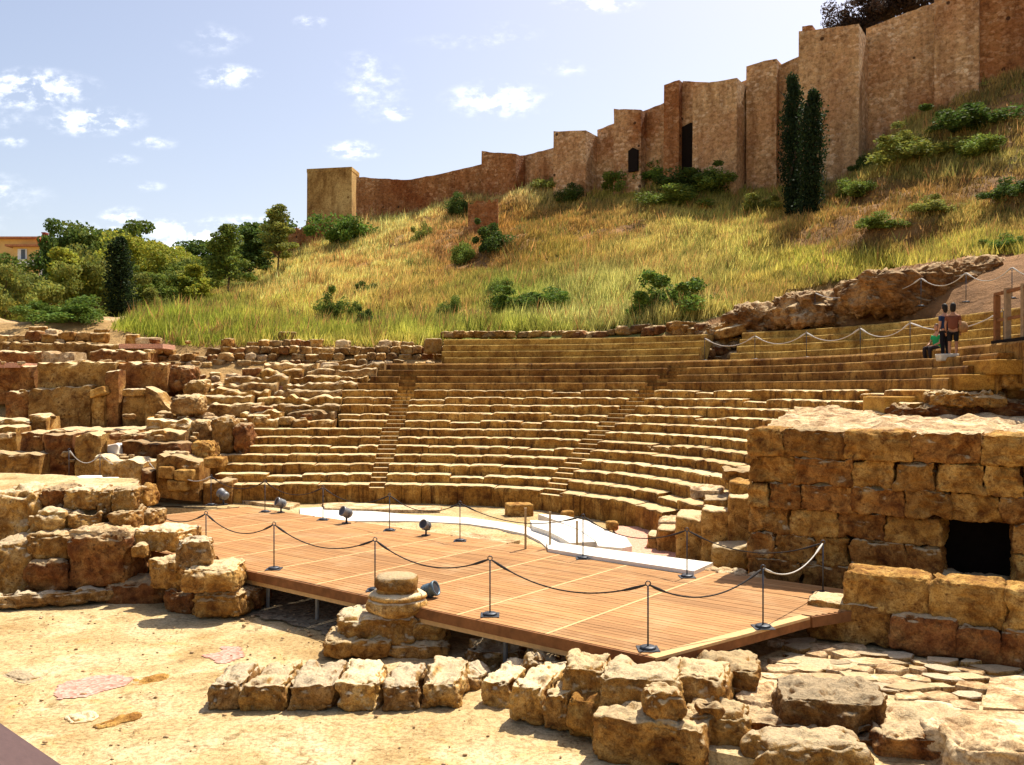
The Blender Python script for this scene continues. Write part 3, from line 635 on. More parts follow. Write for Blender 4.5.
# finer uneven earth over the orchestra
def sheet(name, x0, x1, y0, y1, z, step, amp, mat, mask=None, seed=0):
    X, Y = np.meshgrid(np.arange(x0, x1, step), np.arange(y0, y1, step)); x, y = X.ravel(), Y.ravel()
    p = np.stack([x, y, x*0], 1); Z = z+amp*fbm(p*1.3, seed, 4)
    I_ = np.arange(len(x)).reshape(X.shape); fq = np.stack([I_[:-1, :-1], I_[:-1, 1:], I_[1:, 1:], I_[1:, :-1]], -1).reshape(-1, 4)
    if mask is not None: k = mask(x+.16*vn(p*3, 3), y+.16*vn(p*3, 8)); fq = fq[k[fq].all(1)]
    return link(name, mesh(name, np.stack([x, y, Z], 1), fq, smooth=True), mat)
from mathutils.geometry import intersect_point_line
def inpoly(poly):
    poly = np.array(poly)
    def f(x, y):
        c = np.zeros(len(x), bool); n = len(poly)
        for i in range(n):
            a, b_ = poly[i], poly[(i+1) % n]
            t = ((a[1] > y) != (b_[1] > y)) & (x < (b_[0]-a[0])*(y-a[1])/(b_[1]-a[1]+1e-12)+a[0]); c ^= t
        return c
    return f
tag(sheet('orchestra_earth', -19, 6, 20, 34, -.215, .16, .05, M['ground'], inpoly(op), 4), kind='structure')
pk = [P(x, y, -.15)[:2] for x, y in [(612,521),(640,524),(668,536),(690,556),(700,566),(600,552),(612,540)]]
tag(sheet('pink_floor', -2, 6, 19, 28, -.155, .15, .02, M['pinkfloor'], inpoly(pk), 4), kind='structure')
# white marble pieces
o = pixprism('marble_walkway', [(546,541),(590,547),(650,554.5),(713,562.5),(694,571),(640,563),(590,555.5),(548,548.5)], .09, -.35, M['marble']); tag(o, 'straight white marble walkway slab along the back edge of the wooden stage', 'marble slab')
ring = [(300,508),(330,507),(408,514.5),(467,517.5),(506,522.5),(526,526.5),(548,534),(590,547),(548,548.5),(540,541),(526,534),(498,528),(467,523.5),(406,520.6),(330,521),(300,519)]
o = pixprism('marble_ring', ring, -.165, -.4, M['marble']); tag(o, 'thin curved white marble band round the floor of the orchestra', 'marble band')
for i, (pl, zt, lb) in enumerate([([(538,514),(565,515.5),(588,521),(604,529),(626,537),(632,546),(622,548),(598,546),(596,541),(580,530),(562,522.5)], .0, 'widest white marble curved step, nearest the pink floor'),
        ([(530,520),(552,521.5),(572,526),(590,535),(597,541.5),(570,543),(562,538),(548,531),(533,526)], -.02, 'smaller inner white marble curved step beside the marble band')]):
    o = pixprism('marble_step', pl, zt, -.3, M['marble']); tag(o, lb, 'marble step')
for pl, lb in [([(322,503),(352,502),(380,504),(442,506.5),(440,510),(380,509.5),(325,508)], 'long narrow pale kerb stone lying behind the marble band at left'), ([(370,524),(395,523),(398,528),(372,531)], 'small pale square stone slab set in the orchestra floor beside the stage'), ([(452,530),(520,540),(505,544),(448,535)], 'pale flat stone strip on the orchestra floor behind a stage post'), ([(236,494),(300,503),(290,507),(225,498)], 'pale flat kerb stone at the far left foot of the seats')]:
    o = pixprism('floor_slab', pl, -.10, -.4, M['ledge']); tag(o, lb, 'floor slab')
blk(509, 534, 505, 518, 30.2, .8, M['yellowblock'], 'squared yellow stone block standing on the orchestra floor before the seats', rz=.2, k=14, rough=.02)
blk(562, 574, 512, 523, 29.1, .4, M['yellowblock'], 'small upright pale stone on the orchestra floor near the central stair', cat='stone', k=5)
blk(607, 619, 522, 531, 26.0, .35, M['yellowblock'], 'small squat pale stone on the marble step by the pink floor', cat='stone', k=5)
for i, (x, yt, yb, lb) in enumerate([(377, 0, 0, ''), (376.5+.0, 0, 0, '')][:0]): pass
for (x, yt, yb, w, lb) in [(525.5, 509, 549, 2.2, 'left one of two tall pale wooden posts at the back edge of the stage'), (550, 513, 548, 2.0, 'right one of two tall pale wooden posts at the back edge of the stage'), (577, 522, 543, 2.0, 'short pale wooden post standing on the white marble steps')]:
    D = F*(H-(0.0))/(yb-YH) ; q = Q(x, yb, D); hh = (yb-yt)/F*D; w_ = w/F*D
    mb = MB().box(-w_/2, w_/2, -w_/2, w_/2, -.15, hh); mb.box(-w_*.62, w_*.62, -w_*.62, w_*.62, hh-.002, hh+.03); tag(mb.build('wooden_post', M['woodpost'], loc=tuple(q)), lb, 'post')

# ------------------------------------------------------------------ large block wall at right
WA, WB = np.array([5.4, 20.5]), np.array([10.07, 17.5]); wd2 = (WB-WA)/np.linalg.norm(WB-WA); wn = np.array([-wd2[1], wd2[0]]); wrz = math.atan2(wd2[1], wd2[0])
def wat(px): k = (px-512)/F; t = (k*WA[1]-WA[0])/(wd2[0]-k*wd2[1]); return t
bigwall = empty('stone_block_wall', (WA[0], WA[1], -.4), 'tall wall of large rust and yellow stone blocks with a dark doorway at right', 'wall')
rs = np.random.RandomState(12)
courses = [(2.58, 3.2), (1.98, 2.58), (1.42, 1.98), (.85, 1.42), (.25, .85), (-.45, .25)]
xsC = [[748,783,844,912,980,1060,1150], [748,795,852,893,935,985,1024,1090,1150], [748,768,800,852,905,950,1000,1060,1110,1150], [748,790,838,885,941,1011,1060,1100,1150], [748,775,815,850,905,941,1011,1060,1150], [748,800,860,910,960,1011,1080,1150]]
mats_w = ['rock', 'wallred', 'yellowblock', 'wallred', 'rock', 'wallred', 'rock', 'yellowblock', 'wallred']
for ci, ((z0, z1), xs_) in enumerate(zip(courses, xsC)):
    for k in range(len(xs_)-1):
        if ci in (3, 4) and xs_[k] == 941: continue
        t0, t1 = wat(xs_[k]), wat(xs_[k+1]); L = t1-t0; c = WA+wd2*(t0+t1)/2+wn*(.45+rs.uniform(-.03, .05))
        v, f = rockv(L+.05, .95, z1-z0+.05, 300+ci*20+k, n=26, k=34-4*ci, rough=.05+.03*(ci > 2), fine=.035, taper=.012+.012*(ci > 1), chip=.06)
        o = link('wall_block', mesh('wall_block', v, f, smooth=True), M[mats_w[(ci*3+k*2+rs.randint(3)) % 9 if ci > 1 else (2, 0, 2, 1, 2, 0, 2)[(k+ci*2) % 7]]], bigwall, (c[0]-WA[0], c[1]-WA[1], z0+.4), wrz)
def wbox(name, t0, t1, d0, d1, z0, z1, mat):
    pts = [WA+wd2*t0+wn*d0, WA+wd2*t1+wn*d0, WA+wd2*t1+wn*d1, WA+wd2*t0+wn*d1]; v, f = prism([tuple(p-WA) for p in pts], z0+.4, z1+.4); return link(name, mesh(name, v, f), mat, bigwall)
wbox('doorway', wat(936), wat(1016), 1.3, 1.6, -.4, 1.6, M['black'])  # black slab behind the gap, coloured for the dark inside
wbox('core', wat(748)+.1, wat(941)-.1, .5, 1.6, -.4, 3.05, M['rockred'])
wbox('core', wat(1011)+.1, wat(1150)-.1, .5, 1.6, -.4, 3.05, M['rockred'])
# rubble surface on top of the wall back to the upper steps
def platform():
    n, m = 90, 60; V = []; 
    pl0, pl1 = WA+wn*.5+wd2*.25, WA+wd2*14+wn*.4; bl, br = np.array([8.9, 28.0]), np.array([22., 28.0])
    for j in range(m+1):
        for i in range(n+1):
            s, t = i/n, j/m; p = (pl0*(1-s)+(pl1+wn*.15)*s)*(1-t)+(bl*(1-s)+br*s)*t; V.append((p[0], p[1], 0))
    V = np.array(V); q = V.copy(); tt = np.repeat(np.arange(m+1)/m, n+1)
    r1 = fbm(q*1.1, 61, 4); r2 = np.abs(fbm(q*2.6, 63, 3)); V[:, 2] = 3.14+.10*np.clip(tt*5, 0, 1)+.30*tt+(.13*r1+.22*r2-.05)*np.clip(tt*8+.15, 0, 1)
    I_ = np.arange(len(V)).reshape(m+1, n+1); fq = [tuple(a) for a in np.stack([I_[:-1, :-1], I_[:-1, 1:], I_[1:, 1:], I_[1:, :-1]], -1).reshape(-1, 4)]
    Vl = [tuple(v) for v in V]; o = len(Vl); ring_ = [i for i in range(n+1)]+[(j*(n+1)+n) for j in range(1, m+1)]+[m*(n+1)+i for i in range(n-1, -1, -1)]+[j*(n+1) for j in range(m-1, 0, -1)]
    for r_ in ring_: Vl.append((Vl[r_][0], Vl[r_][1], 2.3 if r_ <= n else -.5))
    L = len(ring_)
    for i in range(L): fq.append((ring_[(i+1) % L], ring_[i], o+i, o+(i+1) % L))
    fq = [tuple(q_) for q_ in fq]
    return mesh('rubble_platform', Vl, fq, smooth=False)
tag(link('rubble_platform', platform(), M['ledge']), 'sunlit pale rubble surface on top of the large block wall', 'rubble platform')
rs = np.random.RandomState(3)
for (x0, x1, yt, yb, D, m_, lb) in [(886,929,397,416,24.3,'yellowblock','lowest smooth orange yellow block of the stepped blocks above the wall'),(929,945,401,418,24.2,'rock','small brown stone right of the lowest stepped block'),
     (925,969,390.5,405.5,23.9,'yellowblock','second smooth yellow block up of the stepped blocks'),(969,990,391,404,23.8,'rockpale','pale rough stone right of the second stepped block'),(990,1010,393,406,23.7,'rockred','dark red stone at the end of the second stepped course'),
     (961,1002,374.5,390.5,23.3,'yellowblock','third smooth orange block up of the stepped blocks'),(1002,1030,375,389,23.2,'rockpale','pale rough stone right of the third stepped block'),
     (994,1045,359.5,374.5,22.9,'yellowblock','topmost smooth yellow block of the stepped blocks at the right edge'),
     (905,985,400,424,24.5,'rockred','dark broken rock behind the rubble surface, lowest of the steps'),(980,1022,404,424,24.0,'rockred','dark crumbling rock near the right edge behind the rubble'),(1010,1060,388,424,23.8,'rock','brown broken rock at the right edge beside the stepped blocks')]:
    s_ = 'smooth' in lb; m_ = 'smoothblock' if s_ else m_; blk(x0, x1, yt, yb, D, 1.6, M[m_], lb, k=30 if s_ else 6, rough=.01 if s_ else .12, fine=.006 if s_ else .05, taper=.005 if s_ else .08, chip=0 if s_ else .1, n=14)
blk(900,985,405,425,23.2,1.2,M['rockred'],'long dark broken rock course right behind the sunlit rubble surface',k=6,rough=.16,fine=.07,chip=.15,n=34)
blk(975,1075,400,425,22.9,1.2,M['rockred'],'dark rough rock course at the right edge behind the sunlit rubble surface',k=6,rough=.16,fine=.07,chip=.15,n=34)
blk(940,1012,391,408,22.9,1.0,M['rock'],'rough brown rock filling under the third stepped block',k=6,rough=.14,fine=.06,chip=.12,n=30)
# stepped stones where the seats meet the wall
for (x0, x1, yt, yb, D, dp, m_, lb, kk) in [
     (647,658,534,551,23.9,.7,'rock','small rounded stone at the end of the lowest seat row',5), (656,679,530,556,23.4,.9,'rock','squat block second from the pink floor in the stepped seat end',9),
     (658,680,521,533,24.6,1.2,'ledge','pale topped stone just above the squat block at the seat end',8), (676,705,518,566,22.4,1.3,'rock','tall mottled block in the stepped seat end, left of the arched one',12),
     (702,729,512,570,22.0,1.2,'rock','tall carved block with worn arched hollow beside the large wall',12), (704,732,499,514,23.2,1.6,'rockpale','light stone laid across the top of the carved block',12),
     (728,752,499,572,21.7,1.2,'rock','tall yellow block against the left end of the large wall',12), (730,752,483,500,22.6,1.6,'yellowblock','small yellow block stacked at the corner of the large wall',10),
     (712,754,546,572,21.1,.8,'rockpale','rough ledge stone with sunlit top at the foot of the large wall',6), (690,722,489,500,24.2,1.2,'ledge','flat sunlit slab lying on the second seat row end',7), (722,750,470,484,23.6,1.2,'rock','worn stone filling the corner between third seat row and wall',7)]:
    blk(x0, x1, yt, yb, D, dp, M[m_], lb, k=kk, rough=.05, fine=.03, chip=.07, rz=-.25, n=16)
for i, (x0, x1, yt, yb, D) in enumerate([(704,722,570,580,20.2),(719,737,572,583,19.9),(734,752,574,586,19.6),(748,768,578,590,19.4)]):
    blk(x0, x1, yt, yb, D, .7, M['ledge'], ['leftmost','second','third','rightmost'][i]+' of four low pale rocks between the marble walkway and the large wall', name='rock', cat='rock', k=5, rough=.08, fine=.04, chip=.1, n=14)

# ------------------------------------------------------------------ rope posts on the stage
proto_post = None
def post(x, y, z, label, group, h=1.08):
    global proto_post
    if proto_post is None:
        r = empty('rope_post', (x, y, z), label, 'rope post', group)
        mb = MB().box(-.17, .17, -.17, .17, .003, .015); mb.build('base_plate', M['metal'], r)
        MB().lathe([(.13, .015), (.13, .045), (.11, .055), (.03, .058)], 20).build('base_disc', M['metal'], r, True)
        MB().tube([(0,0,.05), (0,0,1.0)], .014, 10).build('pole', M['metal'], r, True)
        MB().tube([(.04*math.cos(t), 0, 1.04+.04*math.sin(t)) for t in np.linspace(-1.57, 4.7, 17)], .010, 8).build('ring', M['metal'], r, True)
        proto_post = r; return r
    r = proto_post.copy(); C.objects.link(r); r.location = (x, y, z); r['label'] = label; r['group'] = group
    for ch in proto_post.children: c = ch.copy(); C.objects.link(c); c.parent = r
    r.scale = (h/1.08,)*3; return r
def rope(p, q, sag, r, mat, label, group, h=1.03):
    p = np.array(p)+[0,0,h]; q = np.array(q)+[0,0,h]; n = 22; pts = [p+(q-p)*t+np.array([0,0,-sag*4*t*(1-t)]) for t in np.linspace(.01, .99, n)]
    mb = MB().tube([x-p for x in pts], [r*1.9 if i in (1,2,n-3,n-2) else r for i in range(n)], 7)
    return tag(mb.build('barrier_rope', mat, smooth=True, loc=tuple(p)), label, 'rope', group)
def from_top(x, yt, z=0, h=1.08): D = F*(H-z-h)/(yt-YH); return ((x-512)/F*D, D, z)
front = [from_top(763,565), from_top(648,581), from_top(490,556), from_top(375,537.5), from_top(274,522), from_top(206,511.5), from_top(145,501.5)]
back = [P(823,594,0), P(687,577,0), P(583,558.5,0), P(460,541,0), P(389.5,530.5,0), P(323,520,0), P(265,512,0), P(211,505,0)]
for i, p in enumerate(front): post(*p, f'black rope post on the near side of the stage, {ORD[i]} from the right', 'rope posts along the near edge of the stage')
for i, p in enumerate(back): post(*p, f'black rope post on the far side of the stage, {ORD[i]} from the right', 'rope posts along the far edge of the stage')
for i in range(6): rope(front[i], front[i+1], .34, .013, M['rope'] if i else M['rope'], f'dark sagging rope over the near edge of the stage, {ORD[i]} span from the right', 'ropes along the near edge of the stage')
for i in range(7): rope(back[i], back[i+1], .34, .012, M['rope'], f'dark sagging rope over the far edge of the stage, {ORD[i]} span from the right', 'ropes along the far edge of the stage')
rope(front[0], back[0], .32, .012, M['ropewhiteglint'], 'dark rope coloured pale as sun glint, sagging from the near corner post to the post in the wall shadow', 'ropes along the near edge of the stage')  # sun glint on a dark rope, painted as a pale rope colour
# more ropes over the left passage
pl_ = [Q(153,476,32.5)]+[Q(112,470,31), Q(70,466,31)]
for i, (a_, b_) in enumerate([((211,505),(172,497))]): rope(P(211,505,0), Q(171,493,34), .35, .014, M['ropewhiteglint'], 'white rope at the far left end of the stage near the lamp', 'ropes at the left passage')
lp = [Q(183,497,33.5), Q(147,487,33.8), Q(100,482,33.0), Q(69,478,32.4)]
for i, p in enumerate(lp): post(*p, ['post beside the leftmost stage lamp at the foot of the seats','post before the dark gap in the left ruins','post in front of the pale block wall in the left ruins','leftmost post on the sandy passage among the left ruins'][i]+', black', 'rope posts in the left passage')
for i in range(3): rope(lp[i], lp[i+1], .4, .014, M['ropewhiteglint'], ['white sagging rope beside the leftmost stage lamp','white sagging rope across the pale block wall at left','white sagging rope at the far left ruins'][i], 'ropes at the left passage')

# ------------------------------------------------------------------ spot lamps
def lamp(x, yb, label, hpx, yaw, mat, z=0, D=None):
    q = P(x, yb, z) if D is None else Q(x, yb, D); D = q[1]; s = hpx/F*D/.55
    r = empty('spot_lamp', tuple(q), label, 'lamp', 'spot lamps around the stage', yaw); r.scale = (s, s, s)
    MB().box(-.14, .14, -.10, .10, 0, .035).build('base_plate', M['metal'], r)
    mb = MB().tube([(0,0,.03), (0,0,.22)], .035, 10); mb.build('stem', M['metal'], r, True)
    mb = MB().tube([(-.17,0,.38), (-.17,0,.22), (0,0,.19), (.17,0,.22), (.17,0,.38)], .016, 8); mb.build('bracket', M['metal'], r)
    hd = MB().lathe([(.02,-.2), (.11,-.19), (.15,-.14), (.155,.0), (.16,.12), (.175,.13), (.175,.2), (.15,.2), (.145,.17), (.02,.168)], 24)
    h = hd.build('lamp_housing', mat, r, True, (0,0,.38)); h.rotation_euler = (R(-68), 0, 0)
    g = MB().lathe([(.143,.171), (.143,.178)], 20).build('lens', M['glass'], h)
    for k in range(4):
        MB().lathe([(.155,-.10+k*.045), (.166,-.098+k*.045), (.166,-.085+k*.045), (.156,-.083+k*.045)], 24).build('cooling_fin', mat, h)
    return r
lamp(172, 497, 'leftmost small grey spot lamp at the far end of the stage', 13, 1.2, M['lampgrey'])
lamp(223.5, 505, 'second grey spot lamp from the left by the foot of the seats', 15, 1.0, M['lampgrey'])
lamp(281, 512.5, 'third grey spot lamp from the left on the back edge of the stage', 14, 2.2, M['lampgrey'])
lamp(346.5, 523.5, 'grey spot lamp on the stage edge in front of the marble band', 16, 2.3, M['lampgrey'])
lamp(426, 535.5, 'dark grey spot lamp low on the stage edge between two posts', 15, 2.6, M['lampgrey'])
lamp(429, 607, 'blue grey spot lamp behind the moulded column drum at the near stage edge', 24, -1.9, M['lampblue'], D=17.6)
lamp(238, 0, '', 1, 0, M['lampgrey']) if 0 else None

# ------------------------------------------------------------------ foreground stones
SG = dict(n=30, rough=.075, fine=.038, chip=.08)
def fb(x0, x1, yt, yb, D, dp, m_, lb, rz=0, nm='stone_block', **k):
    kk = dict(SG); kk['k'] = 11; kk.update(k); return blk(x0, x1, yt, yb, D, dp, M[m_], lb, nm, rz, cat='stone block' if nm == 'stone_block' else nm.replace('_', ' '), **kk)
g_ = 'row of six blocks on the sandy ground'
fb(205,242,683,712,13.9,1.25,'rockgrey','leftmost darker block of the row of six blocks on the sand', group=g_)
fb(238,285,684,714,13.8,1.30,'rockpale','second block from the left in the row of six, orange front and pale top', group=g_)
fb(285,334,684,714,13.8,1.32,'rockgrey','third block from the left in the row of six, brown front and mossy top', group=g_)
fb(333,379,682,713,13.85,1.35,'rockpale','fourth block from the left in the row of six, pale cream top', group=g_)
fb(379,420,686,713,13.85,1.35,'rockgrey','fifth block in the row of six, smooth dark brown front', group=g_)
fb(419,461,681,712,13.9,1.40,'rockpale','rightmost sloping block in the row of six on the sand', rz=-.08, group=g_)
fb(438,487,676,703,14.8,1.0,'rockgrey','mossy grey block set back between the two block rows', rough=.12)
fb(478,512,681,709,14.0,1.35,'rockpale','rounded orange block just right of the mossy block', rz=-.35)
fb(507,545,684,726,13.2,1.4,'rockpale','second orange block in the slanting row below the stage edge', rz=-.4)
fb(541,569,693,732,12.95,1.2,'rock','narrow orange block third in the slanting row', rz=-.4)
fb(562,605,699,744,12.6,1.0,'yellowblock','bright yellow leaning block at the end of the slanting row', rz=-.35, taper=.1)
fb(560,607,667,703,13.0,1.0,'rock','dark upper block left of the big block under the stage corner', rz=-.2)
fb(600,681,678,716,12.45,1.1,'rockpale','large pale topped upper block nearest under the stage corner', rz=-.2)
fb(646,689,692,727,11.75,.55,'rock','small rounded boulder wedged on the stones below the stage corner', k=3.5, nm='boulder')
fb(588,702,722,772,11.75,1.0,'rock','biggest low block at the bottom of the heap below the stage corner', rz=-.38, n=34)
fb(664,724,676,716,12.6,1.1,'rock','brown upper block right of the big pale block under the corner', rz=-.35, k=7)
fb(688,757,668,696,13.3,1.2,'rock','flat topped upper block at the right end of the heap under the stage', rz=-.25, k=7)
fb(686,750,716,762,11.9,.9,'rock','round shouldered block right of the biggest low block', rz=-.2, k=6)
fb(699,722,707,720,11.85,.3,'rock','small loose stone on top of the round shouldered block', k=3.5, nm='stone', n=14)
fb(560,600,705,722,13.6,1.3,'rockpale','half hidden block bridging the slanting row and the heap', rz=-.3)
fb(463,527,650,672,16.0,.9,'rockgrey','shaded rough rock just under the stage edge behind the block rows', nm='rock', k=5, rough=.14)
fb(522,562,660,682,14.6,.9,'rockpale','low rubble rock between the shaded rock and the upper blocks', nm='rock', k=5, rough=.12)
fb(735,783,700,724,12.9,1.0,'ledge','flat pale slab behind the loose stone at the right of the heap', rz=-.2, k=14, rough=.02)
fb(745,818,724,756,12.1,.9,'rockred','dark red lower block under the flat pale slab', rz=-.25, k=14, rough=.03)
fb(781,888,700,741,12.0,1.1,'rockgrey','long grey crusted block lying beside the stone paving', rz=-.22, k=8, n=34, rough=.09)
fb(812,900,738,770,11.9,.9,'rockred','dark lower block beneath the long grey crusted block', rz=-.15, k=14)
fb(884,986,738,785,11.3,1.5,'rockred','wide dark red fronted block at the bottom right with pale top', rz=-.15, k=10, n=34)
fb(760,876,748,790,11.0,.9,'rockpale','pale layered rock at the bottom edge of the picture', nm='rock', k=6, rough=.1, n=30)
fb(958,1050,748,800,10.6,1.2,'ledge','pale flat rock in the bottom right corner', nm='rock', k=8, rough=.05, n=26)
# stack with the moulded drum
fb(321,392,640,661,16.4,1.4,'rock','lowest wide slab of the stack carrying the moulded drum', rz=.05, k=7)
fb(378,446,645,662,16.5,1.2,'rock','right hand base slab of the stack carrying the moulded drum', k=7)
fb(334,418,618,647,16.6,1.3,'rockpale','large rough block in the middle of the stack under the moulded drum', k=6, rough=.11, n=32)
fb(405,447,616,645,16.8,1.2,'rockpale','right rough block in the middle of the stack beside the lamp', k=6, rough=.11)
dq = Q(397, 616, 17.1)
def drum():
    r = empty('moulded_drum', tuple(dq), 'round moulded column base drum with stacked rings on top of the rock stack', 'column drum')
    def part(nm, prof, seed, sx=1.):
        mb = MB().lathe(prof, 44); v = np.array(mb.v); rr = np.hypot(v[:, 0], v[:, 1])[:, None]; nr = np.c_[v[:, :2]/np.maximum(rr, .01), 0*rr]
        d = .05*fbm(v*3, seed, 3)+.03*fbm(v*8, seed+4, 3); v = v+nr*d[:, None]; v[:, 2] += .02*fbm(v*4, seed+9, 2); v[:, 0] *= sx
        link(nm, mesh(nm, v, mb.f, smooth=True), M['rockpale'], r)
    def arc(r0, r1, z0, z1, n=9, b=1.): return [(r0+(r1-r0)*t+b*math.sin(math.pi*t), z0+(z1-z0)*t) for t in np.linspace(0, 1, n)]
    part('lower_torus', [(.2,0)]+arc(.40, .50, .02, .34, 12, .10)+[(.3,.36)], 3, 1.08)
    part('ring_moulding', [(.2,.33)]+arc(.47, .46, .335, .47, 8, .06)+[(.3,.48)], 5, 1.05)
    part('neck', [(.2,.46)]+arc(.40, .38, .46, .56, 8, -.02)+[(.2,.57)], 6)
    part('top_disc', [(.2,.55)]+arc(.40, .37, .555, .78, 10, .03)+[(.25,.80),(.02,.81)], 7)
drum()
# low wall of big blocks at right
rw = -.5
for (x0, x1, yt, yb, D, m_, lb) in [(805,889,603,644,16.6,'rock','leftmost lower block of the low wall beside the stage corner'),(888,957,617,657,15.8,'rockred','second lower block of the low wall, dark brown'),(956,1001,627,664,15.35,'rockred','third lower block of the low wall, under the second pale block'),(1000,1060,632,672,15.0,'rockred','lower block of the low wall cut by the right edge'),
      (841,929,574,616,16.3,'yellowblock','left pale squared block on top of the low wall'),(927,1006,583,629,15.6,'yellowblock','middle pale squared block on top of the low wall'),(1004,1070,591,641,15.05,'yellowblock','right pale squared block on top of the low wall at the right edge')]:
    rt = 1./(math.cos(rw)-((x0+x1)/2-512)/F*math.sin(rw)); xm = (x0+x1)/2; hw = (x1-x0)/2*rt
    fb(xm-hw, xm+hw, yt, yb, D, .95, m_, lb, rz=rw, k=14, rough=.035, fine=.02, chip=.05, taper=.02, n=30)
# paving of flat irregular stones between heap and low wall
pavp = [(1.6,12.3),(2.6,14.2),(4.9,16.3),(6.2,17.8),(11.5,15.2),(11.5,8),(4.0,9.5),(3.6,11.2)]
v, f = prism(pavp[::-1], -1.3, -.66); link('paving_bed', mesh('paving_bed', v, f), M['ground']); tag(bpy.data.objects['paving_bed'], kind='structure')
fortri = random.Random(9); pv = []
grp = 'flat stones of the rough paving'
def flatstone(x, y, s, asp, rz, sd_):
    n = 7; rr = np.random.RandomState(sd_); ang = np.sort(np.linspace(0, 2*np.pi, n, endpoint=False)+rr.uniform(-.38, .38, n)); rad = s*rr.uniform(.72, 1.2, n)
    top = [(rad[i]*math.cos(ang[i])*asp*.93, rad[i]*math.sin(ang[i])*.93, .07+rr.uniform(-.008, .008)) for i in range(n)]
    mid = [(rad[i]*math.cos(ang[i])*asp, rad[i]*math.sin(ang[i]), .05) for i in range(n)]; bot = [(a_, b_, -.03) for a_, b_, _ in mid]
    V = top+mid+bot; Fq = [tuple(range(n))]+[(i, n+i, n+(i+1) % n, (i+1) % n) for i in range(n)]+[(n+i, 2*n+i, 2*n+(i+1) % n, n+(i+1) % n) for i in range(n)]
    return V, Fq
pm = [mesh('paving_stone', *flatstone(0, 0, .25, 1.25, 0, s_)) for s_ in range(7)]
for i, m_ in enumerate(pm): m_.materials.append(M[['ledge','rockpale','rockgrey','ledge','rubble','rockpale','ledge'][i]])
cnt = 0
for i in range(16):
    for j in range(14):
        x = 4.1+.45*i+.22*(j % 2)+fortri.uniform(-.06, .06); y = 11.6+.42*j+fortri.uniform(-.06, .06)
        px, py = 512+F*x/y, YH+F*(H+.62)/y
        if not (775 < px < 1010 and 640 < py < 712): continue
        if px > 985 and py > 675: continue
        if y > 16.6-(x-5.7)*.55: continue
        o = link('paving_stone', pm[fortri.randrange(7)], None, None, (x, y, -.66), fortri.uniform(-.5, .5)+(3.14 if fortri.random() < .5 else 0)); s_ = fortri.uniform(.6, 1.2); o.scale = (s_*fortri.uniform(.9, 1.3), s_*fortri.uniform(.75, 1.05), fortri.uniform(.8, 1.5))
        tag(o, 'flat irregular pale stone set among others in the rough paving by the low wall', 'paving stone', grp); cnt += 1
print('paving', cnt)
for pl, lb, m_ in [([(990,678),(1045,672),(1060,712),(983,707)], 'smooth pale yellow flat slab at the right edge beside the paving', 'ledge'), ([(888,708),(1060,712),(1060,745),(905,741)], 'wide smooth sandy slab below the paving at the right edge', 'ledge'), ([(790,655),(860,662),(850,672),(775,664)], 'long flat slab at the back of the paving near the stage corner', 'rockpale'), ([(760,672),(840,680),(830,700),(745,690)], 'broad flat slab between the heap and the paving', 'ledge')]:
    o = pixprism('flat_slab', pl, -.585, -.9, M[m_]); tag(o, lb, 'slab')
# stones at the left of the stage
fb(126,180,529,554,21.2,1.2,'rockpale','rough pale block on top left of the stones beside the stage end', rz=-.2, k=7)
fb(131,145,545,558,20.8,.4,'rock','small cobble wedged under the rough pale block', nm='stone', k=4, n=14)
fb(176,211,541,569,19.5,.62,'rockgrey','dark upright cube standing on the blocks by the stage end', rz=.25, k=16, rough=.02)
fb(140,184,560,590,20.3,1.3,'rock','orange block behind and left of the dark upright cube', rz=-.5, k=12)
fb(180,236,568,593,19.2,1.3,'rock','block directly under the dark upright cube', rz=.1, k=10)
fb(158,196,590,615,19.9,1.2,'rockred','lower left red brown block under the stacked blocks', rz=-.4, k=9)
fb(190,243,594,618,19.3,1.2,'rock','lowest front block of the stack beside the stage end', k=7, rough=.1)
fb(236,260,590,612,20.0,.9,'rockred','dark shaded block half under the stage front', k=8)
fb(100,165,583,612,20.8,1.2,'rockred','low mound of dark red earth at the foot of the left rocks', nm='earth_mound', k=4, rough=.12, n=24)
fb(350,380,648,662,18.2,.6,'rock','rubble stone in the dark under the stage front', nm='rock', k=5)
# big eroded ruin at far left
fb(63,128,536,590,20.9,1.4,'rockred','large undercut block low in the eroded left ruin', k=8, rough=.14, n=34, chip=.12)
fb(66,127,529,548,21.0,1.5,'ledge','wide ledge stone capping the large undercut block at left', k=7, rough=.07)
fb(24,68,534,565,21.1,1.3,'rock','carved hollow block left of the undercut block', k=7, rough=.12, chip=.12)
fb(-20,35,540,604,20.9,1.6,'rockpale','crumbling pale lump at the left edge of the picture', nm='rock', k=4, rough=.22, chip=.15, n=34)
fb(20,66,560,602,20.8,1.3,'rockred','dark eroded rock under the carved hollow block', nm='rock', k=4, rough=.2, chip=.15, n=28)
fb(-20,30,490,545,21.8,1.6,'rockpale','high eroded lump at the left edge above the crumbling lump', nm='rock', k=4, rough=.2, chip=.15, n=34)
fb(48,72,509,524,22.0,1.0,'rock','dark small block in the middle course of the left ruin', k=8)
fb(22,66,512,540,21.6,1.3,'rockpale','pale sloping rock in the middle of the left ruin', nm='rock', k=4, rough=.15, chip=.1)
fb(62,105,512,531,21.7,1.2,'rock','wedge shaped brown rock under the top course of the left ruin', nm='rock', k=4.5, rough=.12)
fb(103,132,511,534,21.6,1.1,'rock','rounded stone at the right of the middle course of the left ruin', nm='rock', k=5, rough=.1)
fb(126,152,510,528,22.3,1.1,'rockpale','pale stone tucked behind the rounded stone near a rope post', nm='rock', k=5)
fb(22,40,489,510,22.3,1.1,'rock','leftmost small block in the top course of the left ruin', k=8)
